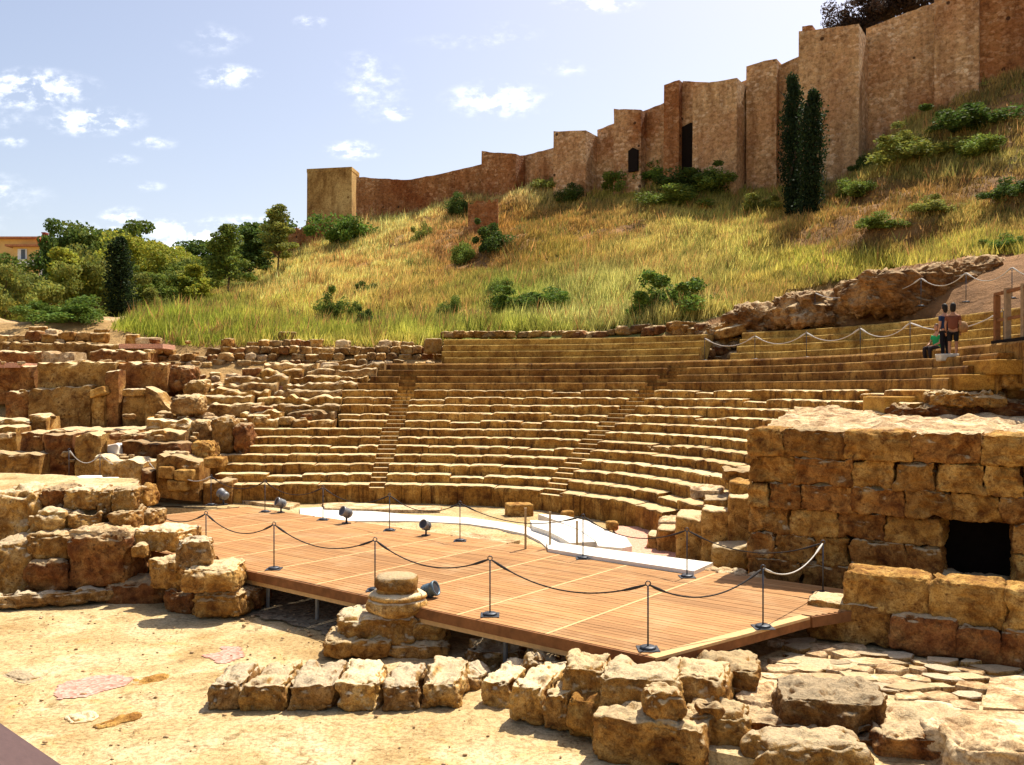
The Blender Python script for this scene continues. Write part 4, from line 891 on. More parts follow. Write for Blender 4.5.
fb(38,64,488,513,22.2,1.1,'rockred','dark pitted block in the top course of the left ruin', k=7, chip=.12)
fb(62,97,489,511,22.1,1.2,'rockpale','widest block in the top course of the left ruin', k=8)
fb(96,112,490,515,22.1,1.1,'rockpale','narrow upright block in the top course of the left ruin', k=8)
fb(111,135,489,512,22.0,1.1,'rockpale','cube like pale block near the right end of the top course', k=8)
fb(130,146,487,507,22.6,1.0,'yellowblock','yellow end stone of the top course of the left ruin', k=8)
fb(-10,108,592,607,20.4,.5,'rockgrey','long low mossy kerb along the foot of the left ruin', nm='kerb', rz=.28, k=5, n=34)
lk = [(-16,22.4),(-9.7,22.6),(-11.3,27),(-16.5,29.5)]
v, f = prism(lk, -1, 1.35); tag(link('ruin_core', mesh('ruin_core', v, f), M['rockred']), 'solid earth core behind the stones of the eroded left ruin', 'ruin core')
tag(sheet('sand_surface', -17, -9.5, 22.3, 29.5, 1.40, .2, .07, M['ground'], inpoly([(-17,22.3),(-9.5,22.5),(-11.2,27),(-17,29.5)])), kind='structure')
for i, (x0, x1, yt, yb, D) in enumerate([(68,90,478,483,27.5),(88,106,480,485,27)]): blk(x0, x1, yt, yb, D, .9, M['marble'], ['left','right'][i]+' one of two thin white slabs lying on the sand top of the left ruin', 'thin_slab', cat='slab', k=14, rough=.01, n=10)
# ground details
for cx, pl, lb in [(0, [(50,690),(62,682),(88,676),(118,672),(132,676),(128,684),(108,690),(80,697),(60,697)], ''), (0, [(208,652),(225,645),(252,648),(256,653),(235,660),(212,661)], '')]:
    pts = [P(x, y, -.87)[:2] for x, y in pl]; x_ = [p[0] for p in pts]; y_ = [p[1] for p in pts]
    s = sheet('pink_gravel', min(x_)-.3, max(x_)+.3, min(y_)-.3, max(y_)+.3, -.9, .05, .0, M['pinkgravel'], inpoly(pts), 9); vv_ = np.array([v_.co[:] for v_ in s.data.vertices]); vv_[:, 2] = -.886+.035*fbm(vv_*[.8,.8,0], 77, 4)+.008*fbm(vv_*3, 5, 2); s.data.vertices.foreach_set('co', vv_.astype(np.float32).ravel()); tag(s, kind='structure')
pts = [(-6.6,20.4),(-3.4,17.7),(-2.0,19.5),(-5.8,22.5)]; tag(sheet('pebbles', -8, -1, 16.5, 23, -.875, .05, .05, M['pebble'], inpoly(pts), 2), kind='structure')
# near railing at bottom left
mb = MB(); a_, b_ = Q(-60, 690, 3.0), Q(120, 800, 2.0)
r = empty('railing', tuple(a_), 'flat dark reddish metal rail crossing the bottom left corner near the viewer', 'railing')
p0, p1, p2, p3 = Q(-80,668,3.2), Q(130,812,3.2), Q(40,980,2.2), Q(-320,760,2.2)
V = [tuple(p-a_) for p in (p0, p1, p2, p3)]+[tuple(p-a_-np.array([0,0,.06])) for p in (p0, p1, p2, p3)]
link('top_rail', mesh('top_rail', V, [(0,1,2,3)[::-1],(4,5,6,7),(0,4,5,1)[::-1],(1,5,6,2)[::-1],(2,6,7,3)[::-1],(3,7,4,0)[::-1]]), M['rail'], r)
# ------------------------------------------------------------------ left ruins
def rwall(px0, px1, yt0, yt1, yb0, yb1, D0, th, mat, label, name='ruined_wall', cat='wall', D1=None, amp=.10, seed=0, top=.06, k0=1., group=None, prof=None, extra=.3):
    """a weathered wall seen between pixel columns, with uneven top and worn face"""
    D1 = D0 if D1 is None else D1; L = abs(px1-px0)/F*D0; nx = int(max(8, min(120, L/.10))); nz = 14; nb = 7; V = []; Fq = []; m = nz+1+nb
    for i in range(nx+1):
        t = i/nx; D = D0+(D1-D0)*t; x = px0+(px1-px0)*t; zt = zat(yt0+(yt1-yt0)*t, D); zb = zat(yb0+(yb1-yb0)*t, D)-extra; X = (x-512)/F*D
        if prof: zt = zb+(zt-zb)*np.interp(t, [a for a, b in prof], [b for a, b in prof])
        zt += (top*.9+.02)*fbm(np.array([[X*1.6, D, seed]]), 31, 3)[0]+.07*vn(np.array([[X*5, D, seed]]), 33)[0]
        endw = .10*max(0, 1-min(t, 1-t)*nx/1.5)
        for k in range(nz+1):
            s = k/nz; z = zb+(zt-zb)*s; e = 1.0*amp*fbm(np.array([[X*1.1, D*.6, z*1.3+seed*7]]), 11, 3)[0]+.10*fbm(np.array([[X*4, D, z*4+seed*7]]), 13, 3)[0]+.10*max(0, vn(np.array([[X*2.2, seed*3., z*2.2]]), 19)[0]-.25)*2+.10*max(0, s-.86)/.14*(.6+.5*vn(np.array([[X*3, 0, seed]]), 4)[0])
            V.append((X+endw*(1 if i == 0 else -1 if i == nx else 0), D+e+endw, z-(.03 if k == nz else 0)))
        for k in range(nb):
            s = (k+1)/nb; V.append((X+endw*(1 if i == 0 else -1 if i == nx else 0), D+.14+th*s, zt+.07*fbm(np.array([[X*2, D+th*s*2, seed]]), 41, 3)[0] if k < nb-1 else zb))
    for i in range(nx):
        for k in range(m-1): Fq.append((i*m+k, (i+1)*m+k, (i+1)*m+k+1, i*m+k+1))
    Fq.append(tuple(range(m))[::1]); Fq.append(tuple(nx*m+k for k in range(m))[::-1])
    return tag(link(name, mesh(name, V, Fq, smooth=False), mat), label, cat, group)
ew, er, ru, rk_ = M['earthwall'], M['earthred'], M['rubble'], M['rock']
rwall(-20,147,341,344,354,356,46.3,2.2,ew,'long low earthen wall running behind the tall recessed wall, under the row of rubble blocks', seed=1)
rwall(88,150,349,352,362,362,45.0,1.2,er,'short red wall just behind the right half of the tall recessed wall', seed=2)
rwall(-20,44,351,352,362,362,44.6,1.2,er,'low red wall at the left edge behind the pink topped ledge', seed=3)
rwall(39,76,352,353,362,362,43.6,1.3,M['ledge'],'sunlit pale lump lying on the left end of the tall recessed wall', seed=4, top=.15)
rwall(-20,36,366,366,398,398,42.4,1.6,er,'reddish wall under a flat pink topped ledge at the left edge', seed=5)
for pl, lb in [([(-20,360),(38,360),(38,366.5),(-20,366.5)],'flat pink topped ledge at the left edge of the ruins'), ([(100,345),(146,348),(146,352),(104,350)],'flat pink surfaced slab on the low wall in the left ruins')]:
    a_ = Q(pl[0][0], 0, 43.9)[0]; b_ = Q(pl[1][0], 0, 43.9)[0]; z_ = zat(pl[0][1]+4, 43.2); D_ = 42.3 if pl[0][0] < 0 else 46; z_ = z_ if pl[0][0] < 0 else zat(345, 46.5)
    v, f = prism([(a_, D_), (b_, D_), (b_, D_+1.7), (a_, D_+1.5)], z_-.2, z_+.04); tag(link('ledge_slab', mesh('ledge_slab', v, f), M['pinkfloor']), lb, 'slab')
rwall(35,118,362,362,394,394,41.6,1.6,ew,'upper part of the tall recessed earth wall left of the pilaster', seed=6, amp=.16)
rwall(116,169,362,364,388,386,41.7,1.6,er,'stained upper wall right of the pilaster in the left ruins', seed=7, amp=.14)
rwall(3,30,391,391,424,420,41.0,.9,er,'red lower wall at the left end of the tall recessed wall', seed=8)
rwall(26,92,389,386,429,430,40.9,.9,ew,'broad yellow earth wall beneath the recess left of the yellow pier', seed=9, amp=.12)
rwall(89,106,396,395,430,430,40.3,.8,M['yellowblock'],'yellow pier standing left of the pilaster in the left ruins', seed=10, amp=.05)
blk(89,106,388,396,40.0,.9,M['yellowblock'],'tilted stone lying on top of the yellow pier', cat='stone', tilt=(0,-.35), k=8)
rwall(103,120,371,371,429,429,40.5,.8,er,'tall reddish pilaster standing out from the recessed wall', seed=11, amp=.06)
rwall(120,150,397,396,428,428,40.6,.9,ew,'yellow earth wall under a loose slab right of the pilaster', seed=12, amp=.08)
blk(122,144,389,396,40.4,1.0,M['rockpale'],'loose flat slab propped on the wall right of the pilaster', name='slab', cat='slab', k=10)
rwall(143,181,386,397,428,428,40.3,1.2,ew,'wall sloping down to the right beside the loose flat slab', seed=13, prof=[(0,1),(.35,.95),(1,.35)])
rwall(44,152,429.5,429,437,437,37.6,2.2,M['rockred'],'long low wall with a thin sunlit ledge below the tall recessed wall', seed=14, amp=.04, top=.02)
rwall(98,140,432,432,449,449,36.3,.8,er,'dark red wall face under the thin sunlit ledge', seed=15)
rwall(-20,30,417,421,437,437,37.2,1.2,M['rockpale'],'pale topped blocks at the left edge before the broad earth wall', seed=16)
rwall(26,48,415,417,437,437,37.5,1.2,M['rockpale'],'broken pale block in the left ruins before the broad earth wall', seed=17, top=.15)
rwall(-20,18,427,428,455,455,36.0,1.2,rk_,'brown masonry wall at the left edge, second tier of the ruins', seed=18)
rwall(16,44,431,434,480,480,34.6,1.6,er,'tall dark red masonry mass left of centre in the lower left ruins', seed=19, amp=.2, top=.12)
rwall(40,75,433,434,480,480,34.2,1.5,M['rockred'],'wide rough red brown mass in the lower left ruins', seed=20, amp=.22, top=.15)
rwall(72,103,435,437,479,479,34.0,1.5,ew,'tall orange masonry stump beside the white stone in the left ruins', seed=21, amp=.2, top=.15)
rwall(-20,42,453,455,480,480,33.4,1.2,rk_,'low front wall at the left edge above the sandy ruin top', seed=22)
blk(99,117,445,456,34.6,1.2,M['marble'],'bright white flat stone among the left ruins', name='slab', cat='slab', k=8)
rwall(90,146,457,462,480,481,33.2,1.6,M['rockpale'],'block wall with pale top beside the dark gap at left', seed=23, amp=.08)
rwall(140,153,470,470,484,484,33.0,.7,M['rockred'],'small dark red wall stub in the gap left of the seats', seed=24)
rwall(115,187,430,432,446,448,36.0,1.5,M['rubble'],'eroded bench of rubble below the rounded eroded step', name='eroded_step', cat='step', seed=25, amp=.2, top=.18)
rwall(118,182,441,446,464,468,34.9,1.5,M['rockred'],'dark eroded mound lowest of the rubble benches at left', name='eroded_step', cat='step', seed=26, amp=.3, top=.2)
rwall(143,192,418,421,432,434,37.4,1.4,M['rockpale'],'rounded eroded step with sunlit edge, middle of the left rubble benches', name='eroded_step', cat='step', seed=27, amp=.15, top=.12)
rwall(153,201,453,462,489,494,33.3,1.3,M['rock'],'end wall of the lowest seats with yellow stones at left', seed=28, amp=.12, top=.12)
rwall(200,234,482,482,498,498,33.5,.8,rk_,'low yellow stone wall in front of the left seat ends', seed=29, amp=.1)
for x0, x1, yt, yb, lb in [(157,172,467,479,'left square yellow stone in the end wall of the lowest seats'),(173,192,470,481,'middle square yellow stone in the end wall of the lowest seats'),(166,186,481,491,'lower yellow stone in the end wall of the lowest seats'),(203,221,458,468,'yellow stone at the left end of the fourth seat row')]: blk(x0, x1, yt, yb, 33.0, .8, M['yellowblock'], lb, k=9, rough=.05)
# retaining piers between rubble benches and the seats
for (x0, x1, yt, yb, D, m_, lb) in [(187,211,421,446,36.6,'rubble','pier of two yellow rubble blocks left of the seat ends'),(209,233,418,452,36.2,'rockpale','pier with square pale block right of the yellow rubble pier'),(231,248,425,455,36.0,'rockred','dark brown pier in the notch left of the fourth seat row'),
      (170,199,396,412,38.2,'rubble','rubble lump above the rounded eroded step'),(159,192,365,387,42.0,'rockred','round red lump at the right end of the stained upper wall'),(183,204,380,397,40.5,'earthwall','earthen stump left of the pale rubble chute'),
      (189,211,442,456,34.5,'yellowblock','small yellow block pair at the foot of the pier')]:
    blk(x0, x1, yt, yb+3, D, 1.3, M[m_], lb, name='pier' if 'pier' in lb else 'rubble_block', cat='pier' if 'pier' in lb else 'stone', k=6, rough=.12, fine=.05, chip=.1, n=24)
# broken seat rows on the left, worn to low lines of stone
for n in range(5, 17):
    z = ZR(n); y_ = None; a = curve(OFF[n-1]); xr = LEFT[n-1]-2; iy = idx_at(a, z, xr, 60); D = a[iy][1]; yp = YH+F*(H-z)/D
    xl = {5:249,6:249,7:247,8:232,9:238,10:196,11:176,12:208,13:210,14:222,15:240,16:262}[n]
    if xr-xl < 10: continue
    segs = [(xl, xr)] if xr-xl < 60 else [(xl, xl+(xr-xl)*.46), (xl+(xr-xl)*.47, xr)]
    for s_, (u0, u1) in enumerate(segs):
        rwall(u0, u1, yp+.5, yp-.5, yp+8, yp+8, D+.1*s_, .75, M[['seatold','rubble','rockpale'][(n+s_) % 3]], f'broken worn seat row at left, {ORD[n-5]} from the bottom{"" if len(segs) == 1 else ", left half" if s_ == 0 else ", right half"}', name='ruined_seat_row', cat='seat row', group='ruined seat rows left of the intact seats', seed=40+n*2+s_, amp=.14, top=.16, extra=.5)
rwall(306,372,377,378,388,390,42.6,1.6,ew,'long earthen mound between the ruined seat rows and the rubble above', name='earth_mound', cat='mound', seed=90, amp=.2, top=.15)
# pale rubble chute and scattered loose stones
def smallrocks(n, seed0, k=5, m=None):
    out = []
    for i in range(n):
        v, f = rockv(.62, .55, .40, seed0+i, n=9, k=k, rough=.09, fine=.05, taper=.14); me = mesh('rubble_stone', v, f, smooth=False); me.materials.append(M[m] if m else M[['rubble','rockpale','rock','rubble','rockred','ledge'][i % 6]]); out.append(me)
    return out
sv = smallrocks(12, 700); sq = smallrocks(10, 800, k=11)
rr = random.Random(21)
def scatter(pxs, pys, D, scale, label, group, variants=sv, embed=.1, rz=None):
    q = Q(pxs, pys, D); o = link('rubble_stone', rr.choice(variants), None, None, (q[0], q[1], q[2]-embed), rr.uniform(-3, 3) if rz is None else rz+rr.uniform(-.12, .12))
    o.scale = scale; tag(o, label, 'stone', group); return o
# the rubble wall along the foot of the hill: courses of small blocks
for c_, (y0, D, x0, x1) in enumerate([(371,47.6,205,440),(364.5,47.8,150,440),(357.5,48.1,120,440),(350.5,48.5,100,440),(344,49.0,214,440)]):
    x = x0
    while x < x1:
        w = rr.uniform(8, 15); s_ = w/F*D/.62*1.04; skip = rr.random() < (.08 if c_ < 3 else .22 if c_ == 3 else .42)
        if not skip:
            yb = y0+rr.uniform(-.8, .8)+(0 if x > 210 else 1)
            scatter(x+w/2, yb+3.5, D+rr.uniform(-.2, .2), (s_, 1.3, rr.uniform(.85, 1.12)), 'squarish small block in the long dry rubble wall along the foot of the hill', 'blocks of the rubble wall at the foot of the hill', sq if rr.random() < .7 else sv, .02, 0)
        x += w+rr.uniform(0, 1.2)
x = -6
while x < 100:
    w = rr.uniform(11, 19); scatter(x+w/2, 341+rr.uniform(-1, 1), 47.2, (w/F*47/.62, 1.3, rr.uniform(.9, 1.3)), 'brown block in the single row at the far left above the low earthen wall', 'single row of blocks at far left', sq, .05, 0)
    if rr.random() < .75: scatter(x+w/2+2, 334.5+rr.uniform(-1, 1), 48, (w/F*47/.62*.9, 1.2, rr.uniform(.8, 1.1)), 'brown block in the single row at the far left above the low earthen wall', 'single row of blocks at far left', sq, .05, 0)
    x += w+1
for i, (x, y, D, sx, sy, sz, lb, m_) in enumerate([(288,336,50,1.6,1.3,1.0,'topmost flat stone perched on the rubble wall below the grass','rubble'),(149,341,48.5,2.1,1.5,.9,'pale flat slab at the left end of the long rubble wall','ledge'),(133,343,48.3,1.1,1.2,1.6,'upright brown stone near the left end of the rubble wall','rock'),
       (245,396,41.8,1.9,1.6,1.0,'tilted yellow block lying below the pink floored gap','yellowblock'),(252,378,43.2,1.5,1.3,1.6,'upright reddish block beside the pink floored gap','rockred'),(262,411,39.6,1.6,1.4,1.0,'reddish brown block on the ruined seat rows, upper one','rockred'),(259,420,38.8,1.5,1.4,1.0,'reddish brown block on the ruined seat rows, lower one','rock'),(330,370,46.6,1.5,1.2,1.4,'pale block at the right part of the rubble wall','ledge'),(433,350,47.2,1.5,1.2,1.9,'pale block at the right end of the rubble wall beside the seats','rockpale')]):
    v, f = rockv(.62*sx, .55*sy, .42*sz, 900+i, n=12, k=9, rough=.05, fine=.03); q = Q(x, y, D); o = link('stone_block', mesh('stone_block', v, f, smooth=True), M[m_], None, (q[0], q[1], q[2]-.2), .2); tag(o, lb, 'stone block')
    if i == 3: o.rotation_euler = (0, -.25, .2)
q = Q(272,388,42.2); v, f = prism([(q[0]-.9,q[1]),(q[0]+.9,q[1]),(q[0]+1.3,q[1]+2),(q[0]-.3,q[1]+2)], q[2]-.5, q[2]+.1); tag(link('floor_patch', mesh('floor_patch', v, f), M['pinkfloor']), 'small pink floored gap between blocks in the left rubble', 'floor patch')
for i in range(85):
    x = rr.uniform(-5, 200); lv = rr.choice([(341,46.6),(351,45.2),(361.5,42.1),(389,41.2),(416,37.8),(429.5,38),(433,35),(436,34.4),(454,33.8),(459,33.8)])
    if lv[0] in (429.5, 389) and rr.random() < .6: continue
    s_ = rr.uniform(.3, .75); scatter(x, lv[0]+2.5, lv[1]+rr.uniform(.1, .7), (s_*1.2, s_, s_*.8), 'small loose stone lying on a wall top among the left ruins', 'small stones on the wall tops of the left ruins', sv, .02)
# scattered rubble over the left slope
n_ = 0
while n_ < 95:
    x, y = rr.uniform(165, 350), rr.uniform(374, 432)
    if x > 250 and y > 392 and rr.random() < .8: continue
    D = 47.0-(y-372)*.165; s_ = rr.uniform(.45, 1.15); pale = abs(x-(222+(y-400)*-.25)) < 14
    scatter(x, y+2.5, D, (s_, s_*rr.uniform(.8, 1.2), s_*rr.uniform(.7, 1)), 'pale broken stone in the chute of rubble on the left slope' if pale else 'loose broken stone scattered on the ruined left slope', 'stones of the pale rubble chute' if pale else 'loose stones on the ruined left slope', [sv[5], sv[1], sv[11], sv[7]] if pale else sv, .02); n_ += 1
# rubble at the top edge of the seats
for i in range(30):
    x = rr.uniform(565, 735); t_ = (x-565)/170; y = 335-t_*6+rr.uniform(-3, 2); s_ = rr.uniform(.8, 1.5)
    scatter(x, y+3, 48.3-5*t_*t_, (s_*1.4, s_, s_*.85), 'brown broken stone in the low heap along the top edge of the central seats', 'stones along the top of the central seats', [sv[0], sv[2], sv[4], sq[2], sq[4], sq[0]], .05)
for i in range(11):
    x = 446+i*11+rr.uniform(-5, 5); scatter(x, 337, 49.4, (1.3, 1, .9), 'small brown stone half hidden in grass above the left central seats', 'stones in grass above the seats', [sv[0], sv[2], sq[2]], .05)
for i in range(24):
    x = rr.uniform(694, 736); y = 335+rr.random()*24; s_ = rr.uniform(.5, 1.1)
    scatter(x, y+2, 46.0-(y-335)*.10-(x-694)*.055, (s_*1.1, s_, s_), 'rough stone filling the gap between the two upper banks of seats', 'stones in the gap of the upper seats', [sv[0], sv[1], sv[4], sv[5], sq[4]], .05)
blk(722,748,326,336,42.3,1.3,M['rock'],'long orange slab leaning at the top of the gap in the upper seats', name='slab', cat='slab', tilt=(0,-.25), k=7, n=16)
blk(680,692,347,360,43.6,.8,M['rockpale'],'small pale block pair standing at the head of the central stair', k=9, n=12)
v, f = rockv(1.2, .08, .22, 5, n=6, k=20, rough=.0, fine=.0); q = Q(682, 374.5, 40.6); tag(link('information_plate', mesh('information_plate', v, f), plain('pale_plate', (.42,.37,.28), .6), None, tuple(q)), 'blank pale plate standing on the upper steps of the central stair', 'plate')
def hillD(px, py):   # distance at which the pixel ray meets the hill
    D = np.linspace(36, 125, 500); X = (px-512)/F*D; Z = hz(X, D); ry = H+(YH-py)/F*D; k = np.where(ry <= Z)[0]; return float(D[k[0]]) if len(k) else 70.
# bedrock outcrops above the right seats
def outcrop(x0, x1, yt, yb, D, dep, label, seed, k=3.5):
    D = hillD((x0+x1)/2, yb-3)-.3; return blk(x0, x1, yt, yb+8, D, dep, M['bedrock'], label, name='rock_outcrop', cat='rock', k=k, rough=.55, fine=.09, chip=.16, taper=.15, n=60, seed=seed)
outcrop(790,890,292,322,41.5,4,'long low brown bedrock outcrop left of the ropes above the right seats',1,5)
outcrop(868,985,268,306,38.5,5,'tall layered bedrock outcrop above the seated visitor',2,5)
outcrop(960,1090,256,300,36.5,5,'largest layered bedrock outcrop at the right edge above the seats',3,5)
outcrop(735,810,304,328,44.,3,'low brown rock outcrop above the left end of the right upper seats',4,4)
outcrop(700,765,322,334,45.5,2,'small red brown rock heap above the gap in the upper seats',5,4)

# ------------------------------------------------------------------ vegetation
def quads(c, size, seed, elong=1.3):
    rs = np.random.RandomState(seed); n = len(c); a = rs.normal(size=(n, 3)); a /= np.linalg.norm(a, axis=1)[:, None]; b = rs.normal(size=(n, 3)); b -= (a*b).sum(1)[:, None]*a; b /= np.linalg.norm(b, axis=1)[:, None]
    s = (size*rs.uniform(.6, 1.3, n))[:, None]; a = a*s*elong/2; b = b*s/2
    return np.stack([c-a-b*.3, c+b, c+a+b*.3, c-b], 1).reshape(-1, 3), np.arange(4*n).reshape(-1, 4)
def crown(kind, seed, n, leaf, col):
    rs = np.random.RandomState(seed); pts = []; sh = []
    if kind == 'round':
        cl = [(rs.normal(size=3)*[.20,.20,.16]+[0,0,.60], rs.uniform(.11,.20)) for _ in range(30)]
    elif kind == 'pine':
        cl = []
        for z in np.linspace(.30, .97, 15):
            r_ = .26*(1.05-z)**.55*(.6+.8*rs.rand());
            for _ in range(3): t = rs.uniform(0, 6.28); q = rs.uniform(.2, 1)*r_; cl.append((np.array([q*math.cos(t), q*math.sin(t), z+rs.uniform(-.03,.03)]), rs.uniform(.055,.10)))
    elif kind == 'cypress':
        cl = [(np.array([rs.normal()*.016, rs.normal()*.016, z]), .115*min(1, (1.03-z)*2.8)**.6*min(1, .45+z*2.2)*rs.uniform(.68,1.16)) for z in np.linspace(.03, .97, 34)]
    else:
        cl = [(np.array([rs.normal()*.24, rs.normal()*.22, abs(rs.normal())*.22+.06]), rs.uniform(.06,.20)) for _ in range(30)]
    for i, (c, r_) in enumerate(cl):
        k = int(n/len(cl)); d = rs.normal(size=(k, 3)); d /= np.linalg.norm(d, axis=1)[:, None]; rad = r_*(1-rs.rand(k)**2.2*.75)*(1+(.35*rs.rand(k)**4 if kind in ('bush', 'cypress') else 0))
        p = c+d*rad[:, None]*[1,1,(.7 if kind in ('round','pine') else .9 if kind != 'cypress' else 1.0)]
        pts.append(p); sh.append(np.full(k, rs.uniform(.75, 1.3)))
    p = np.vstack(pts); s = np.concatenate(sh); v, f = quads(p, leaf, seed+1); s = s*rs.uniform(.7, 1.3, len(s))
    hue = rs.uniform(-1, 1, len(s)); c = np.array(col)[None]*s[:, None]*np.stack([1+.25*hue, 1+.05*hue, 1-.1*hue], 1)
    return mesh('crown', v, f, np.repeat(c, 4, 0))
def trunkmesh(kind, seed):
    rs = np.random.RandomState(seed); mb = MB(); top = .9 if kind != 'round' else .62
    pts = [(0,0,-.04)]+[(rs.normal()*.008*k, rs.normal()*.008*k, top*k/6) for k in range(1, 7)]; mb.tube(pts, [.020*(1-.8*k/6) for k in range(7)], 7)
    if kind != 'cypress':
        for _ in range(9 if kind == 'round' else 12):
            z = rs.uniform(.22, top*.95); t = rs.uniform(0, 6.28); L = rs.uniform(.12, .27)*(1 if kind == 'round' else (1.1-z)*.8); a = (0, 0, z); m_ = (L*.5*math.cos(t), L*.5*math.sin(t), z+L*.3); e = (L*math.cos(t), L*math.sin(t), z+L*(.8 if kind == 'round' else .35)); mb.tube([a, m_, e], [.009, .006, .002], 5)
    return mesh('trunk', mb.v, mb.f)
cols = {'olive': (.23,.245,.05), 'dark': (.075,.115,.022), 'lime': (.31,.32,.04), 'mid': (.15,.195,.033), 'cyp': (.022,.038,.012), 'vivid': (.12,.19,.03), 'purple': (.045,.028,.02)}
CM = {}
def crownm(kind, col, var):
    k = (kind, col, var)
    if k not in CM:
        n = {'round': 9000, 'pine': 6500, 'cypress': 9000, 'bush': 8000}[kind]; lf = {'round': .030, 'pine': .024, 'cypress': .017, 'bush': .036}[kind]
        CM[k] = crown(kind, hash((kind == 'round', len(col), var)) % 999+var*7+len(kind), n, lf, cols[col])
    return CM[k]
TM = {k: [trunkmesh(k, s) for s in (1, 2, 3)] for k in ('round', 'pine', 'cypress')}
tc_ = [0]
def tree(px, yt, yb, hw, D, kind, col, label, name='tree', cat='tree', group='trees left of the hill', gy=None):
    tc_[0] += 1; X = (px-512)/F*D; z0 = gz(X, D)[0] if gy is None else gy; zt = zat(yt, D); h = zt-z0
    wr = {'round': .40, 'pine': .24, 'cypress': .125, 'bush': .42}[kind]; sxy = hw/F*D/wr*(1.22 if kind in ('round', 'pine') and gy is None else 1)
    r = empty(name, (X, D, z0-.05), label, cat, group, rr.uniform(0, 6)); r.scale = (sxy, sxy, h)
    link('crown', crownm(kind, col, tc_[0] % 3), M['leaf'], r)
    if kind != 'bush': 
        t = link('trunk', TM[kind][tc_[0] % 3], M['trunk'], r); t.scale = (max(.35, h/sxy*.75),)*2+(1,)
    return r
TL = [(4,256,322,20,66,'round','olive','feathery olive green tree at the left edge in front of the yellow house'),(35,264,320,20,70,'round','olive','olive green tree covering the lower right half of the yellow house'),(78,231,300,24,98,'round','dark','dark rounded tree right of the house roof end'),
 (64,250,322,22,73,'pine','lime','light green tree above the bright low shrub at left'),(96,223,300,30,102,'round','mid','tallest rounded tree of the left grove'),(97,246,318,24,76,'round','olive','olive tree with thin pale trunk left of the dark cypress'),
 (124,227,300,28,104,'round','mid','rounded green tree directly behind the dark cypress'),(146,237,314,26,88,'round','lime','yellow green tree immediately right of the dark cypress'),(166,246,306,24,98,'round','lime','lower yellow green tree at the right end of the grove'),
 (181,262,314,18,90,'round','mid','small green tree at the foot of the grove before the gap of sky'),(205,240,305,28,118,'round','dark','dark tree behind the small pines right of the sky gap'),(194,266,314,17,84,'pine','lime','small light green pine below the gap of sky'),
 (228,225,308,19,82,'pine','mid','tall dark green pine with bare lower trunk near the slope'),(251,226,296,20,96,'pine','dark','dark green pine between the two tall pines near the slope'),(278,207,282,17,92,'pine','olive','slender tall pine with thin trunk just left of the red wall'),
 (242,247,300,24,108,'round','mid','bushy green tree low between the pines'),(266,222,270,28,122,'round','dark','dark rounded tree behind the slender tall pine'),(293,219,268,18,124,'round','mid','dark tree crown touching the square tower'),(150,288,322,10,74,'pine','olive','small sparse brownish sapling on the bare earth'),
 (168,284,312,16,86,'round','mid','low round green tree beneath the yellow green trees'),(215,255,300,24,124,'round','dark','dark far tree filling behind the tall dark green pine'),(75,262,312,26,110,'round','dark','shaded tree low in the middle of the grove'),(20,274,318,30,112,'round','mid','green tree low in front of the house'),(135,262,312,26,112,'round','dark','shaded tree low behind the yellow green trees'),(112,226,300,26,100,'round','mid','tall green crown between the two highest crowns of the grove'),(136,233,305,24,96,'round','mid','tall green crown just right of the dark cypress top'),(160,243,305,22,94,'round','olive','olive crown at the right shoulder of the grove'),(-30,240,320,34,90,'round','mid','green tree just outside the left edge'),(112,250,314,26,92,'round','lime','yellow green tree just left of the dark cypress, behind it'),(80,275,318,24,84,'round','olive','low olive tree between the bright shrub and the thin trunked tree'),(150,268,314,20,82,'round','mid','rounded green tree low in front of the yellow green trees'),(210,275,312,20,90,'round','olive','low olive tree between the two small pines'),(232,262,300,20,110,'round','dark','shaded tree at the foot of the pines near the slope'),(186,250,300,26,130,'round','dark','farthest dark tree below the gap of sky'),(270,250,285,20,118,'round','dark','shaded low tree left of the red wall below the tower')]
for t in TL: tree(*t)
tree(119,236,317,15,71,'cypress','cyp','single broad dark cypress in the middle of the left grove', name='cypress', cat='cypress')
tree(793,75,182,13,72,'cypress','cyp','left taller and thinner cypress of the pair on the hillside', name='cypress', cat='cypress', group='pair of cypresses on the hillside')
tree(812,90,207,14.5,67,'cypress','cyp','right shorter and thicker cypress of the pair on the hillside', name='cypress', cat='cypress', group='pair of cypresses on the hillside')
for px, yt, hw, lb in [(848,4,20,'leftmost dark pine crown showing above the fortress wall'),(874,-12,24,'middle tall dark pine behind the fortress wall'),(905,-24,24,'right dark purple tinged pine behind the fortress wall'),(935,-36,20,'rightmost dark pine behind the fortress wall at the top edge')]: tree(px, yt, 0, hw, 92, 'round', 'purple', lb, group='dark pines behind the fortress wall', gy=zat(yt, 92)-6)
